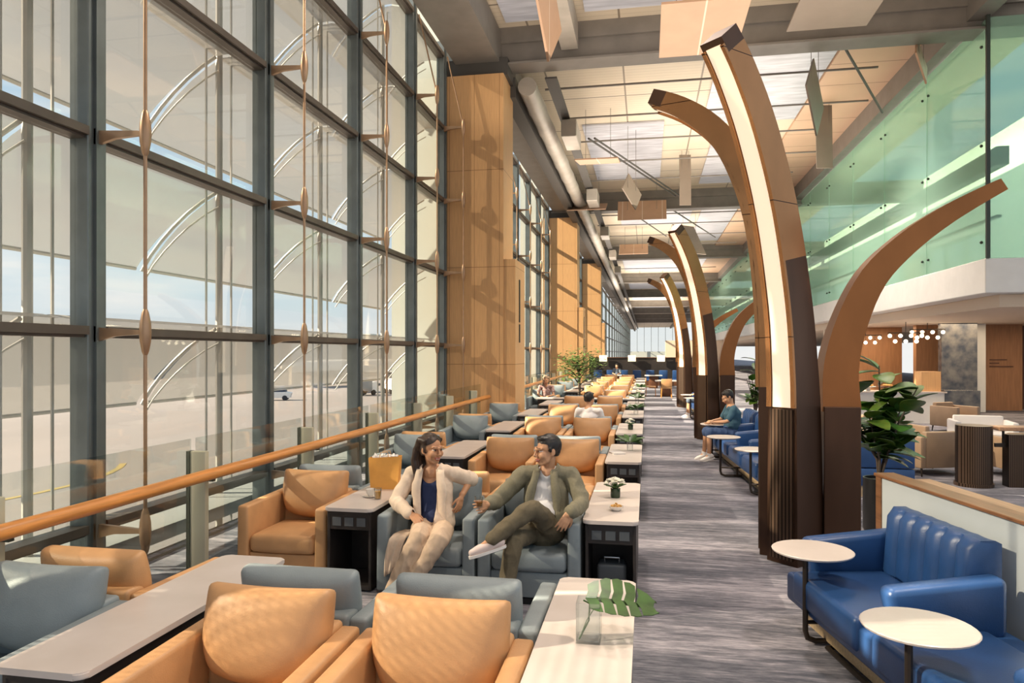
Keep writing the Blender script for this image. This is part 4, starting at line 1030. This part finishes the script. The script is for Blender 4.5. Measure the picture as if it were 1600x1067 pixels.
def limb(bm, pts, rad, n=14, flat=1., sub=4):
    """tapered limb with round ends, softly curved through its joints"""
    P, Q = [], []
    for i in range(len(pts) - 1):
        for s in range(sub):
            k = s / sub; P.append(V(pts[i]).lerp(V(pts[i + 1]), k)); Q.append(rad[i] * (1 - k) + rad[i + 1] * k)
    P.append(V(pts[-1])); Q.append(rad[-1])
    for i in range(1, len(P) - 1):
        if i % sub == 0: P[i] = P[i] * .6 + (P[i - 1] + P[i + 1]) * .2
    tube(bm, P, Q, n, flat=flat)
    for p, r in ((P[0], Q[0]), (P[-1], Q[-1])): sphere(bm, p, r * .98, 12, 8)
def hand(bm, wrist, tip, pn, curl=.35, thumb=1, s=1., spread=.16, curls=None):
    w, t = V(wrist), V(tip); d = (t - w).normalized(); n = V(pn); n = (n - d * n.dot(d)).normalized(); sd = d.cross(n)
    limb(bm, [w - d * .02, w + d * .02], [.027 * s, .026 * s], 10, .75)
    for k in range(4):
        o = (k - 1.5) * .0195 * s; kn = w + d * (.088 - .004 * abs(k - 1.2)) * s + sd * o * 1.05
        limb(bm, [w + d * .015 * s + sd * o * .7, kn], [.0135 * s, .0118 * s], 8)
        L_ = (.072, .082, .076, .058)[k] * s; fd = (d + sd * (k - 1.5) * spread * .6).normalized(); p = kn; q = 0; pts = [kn]
        c = (curls[k] if curls else curl)
        for ph in (.45, .32, .25):
            q += c * (1.0 if ph != .45 else .8); dr = fd * cos(q) + n * sin(q); p = p + dr * L_ * ph; pts.append(p)
        limb(bm, pts, [.0102 * s, .0095 * s, .0085 * s, .0072 * s], 8, 1., 2)
    b = w + d * .022 * s - sd * thumb * .02 * s
    t1 = b + (d * .65 - sd * thumb * .7 + n * .25).normalized() * .042 * s; t2 = t1 + (d * .9 - sd * thumb * .25 + n * .45).normalized() * .032 * s; t3 = t2 + (d * .95 + n * .4).normalized() * .024 * s
    limb(bm, [b, t1, t2, t3], [.0150 * s, .0125 * s, .0105 * s, .008 * s], 8, 1., 2)
def head_frame(hc, face, tilt=0.):
    f = V(face).normalized(); z = V((0, 0, 1)); x = f.cross(z).normalized() * -1
    up = (z - f * z.dot(f)).normalized()
    # local: +x to the figure's left as seen from behind, -y forward
    m = Matrix((( -x.x, -f.x, up.x, hc[0]), (-x.y, -f.y, up.y, hc[1]), (-x.z, -f.z, up.z, hc[2]), (0, 0, 0, 1)))
    return m @ Matrix.Rotation(tilt, 4, 'Y')
def head_parts(bm, F, s=1., female=False):
    n0 = len(bm.verts)
    sphere(bm, (0, .018, .03), .09, 20, 14, (.86, 1.06, .98))
    sphere(bm, (0, -.03, -.035), .072, 18, 12, (.84, .86, 1.05))
    sphere(bm, (0, -.063, -.092), .026 if not female else .022, 12, 8, (1.1, .9, .9))
    tube(bm, [(-.052, .0, -.03), (-.046, -.03, -.078), (-.015, -.062, -.1), (.015, -.062, -.1), (.046, -.03, -.078), (.052, .0, -.03)], [.02, .018, .016, .016, .018, .02], 8)
    for x in (-1, 1):
        sphere(bm, (.038 * x, -.072, -.03), .028, 10, 8, (1, .8, 1)); sphere(bm, (.031 * x, -.083, .004), .0135, 10, 8)
        sphere(bm, (.0115 * x, -.104, -.035), .0085, 8, 6); sphere(bm, (.078 * x, .012, -.008), .031, 12, 8, (.32, .62, 1.0)); sphere(bm, (.074 * x, .0, -.03), .012, 8, 6)
    tube(bm, [(-.05, -.07, .026), (-.025, -.092, .024), (0, -.096, .018), (.025, -.092, .024), (.05, -.07, .026)], [.010, .0125, .010, .0125, .010], 8)
    tube(bm, [(0, -.094, .016), (0, -.106, -.010), (0, -.117, -.030), (0, -.106, -.040)], [.008, .0095, .0125, .009], 8)
    tube(bm, [(-.025, -.088, -.062), (-.010, -.1, -.0605), (.010, -.1, -.0605), (.025, -.088, -.062)], [.004, .007, .007, .004], 8)
    tube(bm, [(-.022, -.087, -.073), (0, -.1, -.0765), (.022, -.087, -.073)], [.004, .008, .004], 8)
    bm.verts.ensure_lookup_table(); vs = bm.verts[n0:]
    bmesh.ops.scale(bm, vec=(s, s, s), verts=vs); bmesh.ops.transform(bm, matrix=F, verts=vs)
def paint_head(me, F, s=1.):
    I = F.inverted()
    for p in me.polygons:
        c = I @ p.center / s; x = abs(c.x)
        if c.y > -.06 or c.length > .16: continue
        if ((x - .031) / .0135) ** 2 + ((c.z - .004) / .0048) ** 2 < 1: p.material_index = 3 if (x - .030) ** 2 + (c.z - .004) ** 2 < .0078 ** 2 else 2
        elif ((x - .031) / .0155) ** 2 + ((c.z - .0065) / .0080) ** 2 < 1 and c.z > .0105: p.material_index = 3
        elif .013 < x < .046 and abs(c.z - (.030 - (x - .03) ** 2 * 6)) < .0028: p.material_index = 4
        elif x < .021 and abs(c.z + .0675) < .0028: p.material_index = 2
        elif x < .027 and -.083 < c.z < -.055 and c.y < -.082: p.material_index = 1
def person(label, root, J, o, vox=.0055, group=None):
    root = V(root); t = thing('person', label, 'person', root, 0, group)
    g = {k: (V(v) - root if k not in ('face', 'pnl', 'pnr') else V(v)) for k, v in J.items() if not isinstance(v, (int, float))}
    s = o.get('s', 1.); fem = o.get('fem', False); lean = V((0, 0, 0))
    hs = o.get('hs', 1.06)
    F = head_frame(g['hc'], g['face'], o.get('tilt', 0))
    # ---- skin
    bm = B(); head_parts(bm, F, hs, fem)
    nk = g['hc'] + (F.to_3x3() @ V((0, .022, -.06)))
    limb(bm, [g['nb'] - V((0, 0, .03)), nk], [.055 * (.86 if fem else 1), .05 * (.86 if fem else 1)], 14)
    bw = .155 if not fem else .135
    limb(bm, [g['pel'], g['wai'], g['che'], g['nb'] - V((0, 0, .05))], [bw * .95, bw * .82, bw, .09], 18, .66)
    limb(bm, [g['shl'], g['nb'] - V((0, 0, .035)), g['shr']], [.05, .058, .05], 12, .8)
    ar = .85 if fem else 1.
    for q in 'lr':
        limb(bm, [g['sh' + q], g['el' + q], g['wr' + q]], [.050 * ar, .041 * ar, .028 * ar], 12)
        hand(bm, g['wr' + q], g['fg' + q], g['pn' + q], J.get('curl' + q, .35), J.get('th' + q, 1), .93 if fem else 1.02, .16)
        limb(bm, [g['hi' + q], g['kn' + q], g['an' + q]], [.075, .055, .04], 12)
        fd_ = (g['to' + q] - g['an' + q]).normalized(); fu_ = V(o.get('sup' + q, (0, 0, 1))); limb(bm, [g['an' + q], g['an' + q] + fd_ * .11 - fu_.normalized() * .045], [.034, .022], 10)
    b = remesh(bm, vox, 2); me = finish('body', b, [o['skin'], 'lips', 'eyewhite', 'dark', 'brow'], 180)
    paint_head(me, F, hs)
    ob('body', me, None, t)
    # ---- hair
    bm = B(); rnd = random.Random(5)
    S = F @ Matrix.Scale(hs, 4)
    n0 = 0
    sphere(bm, (0, .026, .038), .095, 24, 16, (.90, 1.05, 1.0))
    if o['hair'] == 'short':
        tube(bm, [(-.074, -.02, .03), (-.078, -.005, -.005)], [.018, .008], 8); tube(bm, [(.074, -.02, .03), (.078, -.005, -.005)], [.018, .008], 8)
        sphere(bm, (.01, -.02, .098), .055, 12, 8, (1.2, 1, .4)); sphere(bm, (0, .06, .0), .07, 14, 10, (1, .75, 1))
    else:
        for k in range(9):
            x = -.07 + .0175 * k
            tube(bm, [(x, -.02 - .02 * (1 - abs(x) * 12), .11 - abs(x) * .6), (x * 1.12, .05, .075), (x * 1.05, .1, -.01), (x * .8 + .03, .11, -.1), (x * .55 + .05, .09, -.17 - .01 * (k % 3)), (x * .5 + .075 + .01 * (k % 2), .065, -.225 - .015 * (k % 3))], [.024, .03, .034, .032, .024, .006], 8)
        sphere(bm, (.066, .02, .0), .036, 10, 8, (.6, 1.2, 1.6)); sphere(bm, (-.066, .035, .0), .034, 10, 8, (.6, 1, 1.5))
    bmesh.ops.transform(bm, matrix=S, verts=bm.verts)
    b = remesh(bm, max(vox, .006), 2)
    I = S.inverted(); kill = []
    for f in b.faces:
        c = I @ f.calc_center_median()
        line = .088 - .62 * abs(c.x + .012) if o['hair'] != 'short' else .066 - .12 * abs(c.x)
        fr = c.y < (-.028 if o['hair'] == 'short' else -.018)
        if fr and c.z < line and abs(c.x) < .085: kill.append(f)
        elif o['hair'] == 'short' and c.z < -.012 and c.y < .035: kill.append(f)
        elif o['hair'] == 'short' and c.z < -.05: kill.append(f)
    bmesh.ops.delete(b, geom=kill, context='FACES'); smooth_border(b); b.normal_update()
    for v in b.verts:
        c = I @ v.co; v.co += v.normal * .004 * noise.noise(V((c.x * 90, c.y * 22, c.z * 22)))
    h = ob('hair', b, o['hairm'], t, smooth=180)
    # ---- lower clothes
    bm = B(); pl = o.get('pantlen', 1.)
    limb(bm, [g['hil'] + V((0, 0, .01)), g['pel'] + V((0, 0, .02)), g['hir'] + V((0, 0, .01))], [.098, .115, .098], 16, .74)
    limb(bm, [g['pel'], g['pel'].lerp(g['wai'], .5 if not fem else .25)], [.155 if not fem else .135, .14 if not fem else .12], 16, .66)
    for q in 'lr':
        a = g['an' + q] if pl >= 1 else g['kn' + q].lerp(g['an' + q], max(0.02, pl))
        limb(bm, [g['hi' + q], g['kn' + q], a], [.098, .076 if pl >= 1 else .085, .060 if pl >= 1 else .08], 14)
    ob('trousers' if pl >= 1 else 'shorts', remesh(bm, max(.008, vox), 3, .010, 13, 3), o['pants'], t, smooth=180)
    # ---- shirt
    bm = B(); r = (.168 if not fem else .146)
    limb(bm, [g['pel'] + V((0, 0, .06 if fem else .13)), g['wai'], g['che'], g['nb'] - V((0, 0, .065))], [r * (.82 if fem else .96), r * .86, r, .10], 20, .70)
    if o.get('sleeve', 0):
        limb(bm, [g['shl'], g['nb'] - V((0, 0, .05)), g['shr']], [.062, .062, .062], 12, .85)
        for q in 'lr': limb(bm, [g['sh' + q], g['sh' + q].lerp(g['el' + q], o['sleeve'])], [.066 * ar, .062 * ar], 12)
    else: limb(bm, [g['shl'].lerp(g['shr'], .22), g['nb'] - V((0, .0, .055)), g['shl'].lerp(g['shr'], .78)], [.05, .05, .05], 12, .9)
    b = remesh(bm, max(.008, vox), 3, .008, 11, 7)
    fdir = V(o.get('front', (0, -1, 0))).normalized(); sx = V((-fdir.y, fdir.x, 0)); kill = []
    for f in b.faces:
        c = f.calc_center_median() - g['nb']
        if f.normal.dot(fdir) > -.35 and c.dot(fdir) > -.03:
            dz = -c.z; x = abs(c.dot(sx)); nd = o.get('neck', .07)
            if dz < nd * (1 - (x / (nd * .95)) ** 2) : kill.append(f)
    bmesh.ops.delete(b, geom=kill, context='FACES'); smooth_border(b)
    sh = ob('shirt', b, o['shirt'], t, smooth=180)
    # ---- jacket
    if o.get('jacket'):
        bm = B(); r = (.186 if not fem else .166)
        limb(bm, [g['pel'] + V((0, 0, .02 if fem else .09)), g['wai'], g['che'], g['nb'] - V((0, 0, .055))], [r * 1.08, r * .98, r * 1.02, .12], 22, .74)
        limb(bm, [g['shl'], g['nb'] - V((0, 0, .03)), g['shr']], [.068 * ar, .07, .068 * ar], 14, .9)
        for q in 'lr':
            k = o['jsl'][q]; w_ = o.get('sw', 1.)
            if k <= 1: limb(bm, [g['sh' + q], g['sh' + q].lerp(g['el' + q], k)], [.070 * ar, .062 * ar * w_], 14)
            else: limb(bm, [g['sh' + q], g['el' + q], g['el' + q].lerp(g['wr' + q], k - 1)], [.071 * ar, .061 * ar * w_, .048 * ar * w_], 14)
        b = remesh(bm, max(.008, vox), 3, .011, 11, 2); kill = []
        for f in b.faces:
            c = f.calc_center_median() - g['nb']; x = c.dot(sx) - o.get('jx', 0) ; dz = -c.z
            if c.dot(fdir) > .0 and dz > -.08 and f.normal.dot(fdir) > -.2:
                wd = o['open'](dz)
                if abs(x) < wd: kill.append(f)
            if dz < -.0 and abs(c.x) < .075: kill.append(f)
        bmesh.ops.delete(b, geom=list(set(kill)), context='FACES'); smooth_border(b, 16)
        j = ob(o['jacket'], b, o['jm'], t, smooth=180); md = j.modifiers.new('cloth', 'SOLIDIFY'); md.thickness = .007; md.offset = 1
        # lapel bands follow the edge of the opening
        for q in (-1, 1):
            bm = B(); rows = []
            for k in range(12):
                dz = .015 + k * (g['nb'].z - g['pel'].z - .06) / 11; wd = o['open'](dz)
                p = g['nb'].lerp(g['pel'], dz / (g['nb'].z - g['pel'].z)); y = r * .76 * (1.0 if k > 2 else .62 + .13 * k)
                w2 = o.get('lap', .03) * (1.25 if 2 < k < 6 else 1)
                c = p + sx * (q * wd + o.get('jx', 0)) + fdir * (y * sqrt(max(.1, 1 - (wd / (r * 1.05)) ** 2)))
                rows.append([c - sx * q * .006 + fdir * .004, c + sx * q * w2 + fdir * .010, c + sx * q * (w2 + .012) - fdir * .004])
            quadsheet(bm, rows); lp = ob('lapel', bm, o['jm'], t, smooth=60); md = lp.modifiers.new('cloth', 'SOLIDIFY'); md.thickness = .008; md.offset = 0
    # ---- shoes
    for q in 'lr':
        a, b_ = g['an' + q], g['to' + q]; d = (b_ - a); d = d.normalized(); upv = V(o.get('sup' + q, (0, 0, 1)))
        upv = (upv - d * upv.dot(d)).normalized(); sd = d.cross(upv)
        mt = Matrix(((d.x, sd.x, upv.x, a.x), (d.y, sd.y, upv.y, a.y), (d.z, sd.z, upv.z, a.z), (0, 0, 0, 1)))
        bm = B()
        limb(bm, [(-.045, 0, -.035), (.05, 0, -.04), (.13, 0, -.045), (.185, 0, -.05)], [.042, .042, .042, .030], 14, .95); limb(bm, [(-.02, 0, -.02), (.0, 0, .02)], [.046, .044], 12)
        b = remesh(bm, max(.006, vox), 3)
        for v in b.verts: v.co.z = max(v.co.z, -.072)
        bmesh.ops.transform(b, matrix=mt, verts=b.verts); so = ob('shoe', b, o['shoes'], t, smooth=180)
        bm = B(); pr = [(-.085, .0), (-.07, .036), (0, .04), (.09, .046), (.16, .044), (.215, .02), (.22, 0)]; poly = pr + [(x, -y) for x, y in pr[-2:0:-1]]
        prism(bm, poly, -.088, -.068); bmesh.ops.transform(bm, matrix=mt, verts=bm.verts); ob('sole', bm, 'shoe', so)
    return t, g
# ---- seated woman in the cream cardigan
Wj = dict(pel=(-1.81, 5.98, .54), wai=(-1.82, 6.02, .72), che=(-1.84, 6.05, .90), nb=(-1.845, 6.05, 1.055), hc=(-1.835, 5.99, 1.215), face=(.80, -.58, -.06),
          shl=(-2.03, 6.05, .985), shr=(-1.66, 6.08, .99), ell=(-2.14, 5.93, .755), elr=(-1.535, 6.20, .925), wrl=(-1.93, 5.73, .70), wrr=(-1.58, 6.04, .80),
          fgl=(-1.78, 5.60, .64), fgr=(-1.60, 5.98, .66), pnl=(.2, .35, -.9), pnr=(-.9, .5, 0), curll=.22, curlr=.3, thl=-1, thr=1,
          hil=(-1.90, 5.93, .53), hir=(-1.72, 5.93, .53), knl=(-1.77, 5.47, .60), knr=(-1.60, 5.46, .59), anl=(-1.98, 5.40, .17), anr=(-1.86, 5.38, .16), tol=(-2.02, 5.20, .09), tor=(-1.91, 5.17, .09))
wt, wg = person('woman in a cream cardigan over a navy top, sitting and smiling at the man', (-1.81, 5.98, 0), Wj,
       dict(skin='skin', hair='long', hairm='hairbrown', pants='beige', shirt='navytop', neck=.135, jacket='cardigan', jm='cream', jsl={'l': 1.92, 'r': 1.0}, sw=1.12, fem=True,
            open=lambda dz: .062 + .02 * min(1, dz / .2), lap=.05, shoes='shoe'))
bm = B(); rows = []
for i in range(11):
    k = i / 10; a = V((-2.03, 5.80, .56)).lerp(V((-2.10, 5.655, .50)), min(1, k * 3)); z = .545 - .30 * max(0, (k - .25) / .75)
    r_ = []
    for j in range(9):
        m_ = j / 8; x = -2.02 - .17 * k ** .6 * (1 - .35 * k) + m_ * (.16 - .06 * k); y = (5.85 - .20 * min(1, k * 3.2)) - .012 * sin(m_ * 11 + k * 3) - .01 * k
        r_.append((x, y, z - .05 * (1 - m_) * k + .03 * m_ * k))
    rows.append([V(p) - V((-1.81, 5.98, 0)) for p in r_])
quadsheet(bm, rows); q = ob('cardigan_tail', bm, 'cream', wt, smooth=80); md = q.modifiers.new('cloth', 'SOLIDIFY'); md.thickness = .012
# ---- seated man in the olive blazer
Mj = dict(pel=(-.85, 5.98, .55), wai=(-.845, 6.03, .72), che=(-.835, 6.07, .91), nb=(-.825, 6.07, 1.07), hc=(-.825, 6.01, 1.225), face=(-.80, -.60, -.06),
          shl=(-1.03, 6.05, 1.01), shr=(-.63, 6.08, 1.005), ell=(-1.24, 5.97, .795), elr=(-.515, 5.93, .80), wrl=(-1.285, 5.76, .80), wrr=(-.60, 5.70, .775),
          fgl=(-1.33, 5.60, .82), fgr=(-.70, 5.645, .60), pnl=(-.9, .2, -.1), pnr=(-.2, .9, -.1), curll=.55, curlr=.16, thl=-1, thr=-1,
          hil=(-.95, 5.95, .55), hir=(-.76, 5.95, .55), knl=(-1.02, 5.50, .60), knr=(-.885, 5.61, .835), anl=(-1.08, 5.42, .12), anr=(-1.155, 5.38, .62), tol=(-1.12, 5.20, .05), tor=(-1.39, 5.26, .555))
mt_, mg = person('man in an olive blazer and white shirt, legs crossed, turned to the woman', (-.85, 5.98, 0), Mj,
       dict(skin='skin2', hair='short', hairm='hairblack', pants='olivedark', shirt='tee', neck=.062, sleeve=.5, jacket='blazer', jm='olive', jsl={'l': 1.85, 'r': 1.9}, open=lambda dz: .045 + .055 * min(1, dz / .3), lap=.04, jx=-.01,
            shoes='shoepink', supr=(.25, .25, 1)))
bm = B(); tube(bm, [V(Mj['wrr']) - V((-.85, 5.98, 0)) + V((.032 * cos(a), .012 * sin(a), .03 * sin(a))) + V((.008, .012, .012)) for a in [k * pi / 6 for k in range(12)]], .006, 6, closed=True)
ob('watch', bm, 'black', mt_)
t = thing('whisky_glass', 'tumbler of amber drink held by the man over the chair arm', 'drink', (-1.335, 5.665, .80))
bm = B(); lathe(bm, [(.030, 0), (.036, .085), (.033, .085), (.027, .008)], 18); ob('tumbler', bm, 'vaseglass', t)
bm = B(); lathe(bm, [(.026, .009), (.030, .042)], 18); ob('drink', bm, 'amber', t)
# ---- background people, built the same way with a coarser surface
def sitter(label, x, y, rz, o, arm='lap', vox=.012, dz=0., lean=.0):
    """seated person facing -y before turning by rz"""
    Rm = Matrix.Rotation(rz, 3, 'Z')
    P = dict(pel=(0, 0, .54), wai=(0, .03 - lean * .3, .72), che=(0, .05 - lean * .8, .91), nb=(0, .04 - lean, 1.06), hc=(0, -.01 - lean * 1.2, 1.21), shl=(-.19, .04 - lean, 1.0), shr=(.19, .04 - lean, 1.0),
             ell=(-.24, -.08 - lean, .76), elr=(.24, -.08 - lean, .76), wrl=(-.12, -.28 - lean, .74), wrr=(.12, -.28 - lean, .74), fgl=(-.05, -.40 - lean, .73), fgr=(.05, -.40 - lean, .73),
             hil=(-.09, -.03, .53), hir=(.09, -.03, .53), knl=(-.12, -.46, .56), knr=(.12, -.46, .56), anl=(-.12, -.50, .12), anr=(.12, -.46, .12), tol=(-.13, -.7, .05), tor=(.13, -.66, .05))
    if arm == 'side':
        P.update(wrl=(-.26, -.26, .66), wrr=(.26, -.26, .66), fgl=(-.26, -.4, .62), fgr=(.26, -.4, .62))
    J = {k: tuple(Rm @ V(v) + V((x, y, dz))) for k, v in P.items()}
    J['face'] = tuple(Rm @ V(o.get('lface', (0, -1, -.25)))); J['pnl'] = (0, 0, -1); J['pnr'] = (0, 0, -1)
    o = dict(o); o['front'] = tuple(Rm @ V((0, -1, 0)))
    return person(label, (x, y, 0), J, o, vox)
sitter('reader in a teal shirt and shorts on the blue sofa beyond the nearest light column', 1.60, 14.15, -pi / 2 + .15, dict(skin='skin2', hair='short', hairm='hairblack', pants='denim', pantlen=.1, shirt='teal', sleeve=.75, shoes='shoe', lface=(0, -1, -.55)), lean=.06)
sitter('man in a white shirt seen from behind among the tan armchairs', -1.02, 13.02, pi - .1, dict(skin='skin2', hair='short', hairm='hairblack', pants='olivedark', shirt='tee', sleeve=.9, shoes='shoe', lface=(-.3, -1, -.1)), 'side')
sitter('woman with light hair and patterned blouse seated by the handrail, facing the camera', -3.02, 21.75, 0, dict(skin='skin', hair='long', hairm='taupe', pants='black', shirt='floral', sleeve=.6, fem=True, shoes='black'))
sitter('person in a white top on the farthest blue sofa beside the third light column', 1.78, 23.3, -pi / 2, dict(skin='skin2', hair='short', hairm='hairbrown', pants='greytop', pantlen=.1, shirt='tee', sleeve=.8, shoes='shoe'), vox=.016)
sitter('person in a grey top seated by the far dark partition, window side', -1.75, 43.4, 0, dict(skin='skin2', hair='short', hairm='hairblack', pants='black', shirt='greytop', sleeve=.9, shoes='black'), vox=.02, dz=.05)
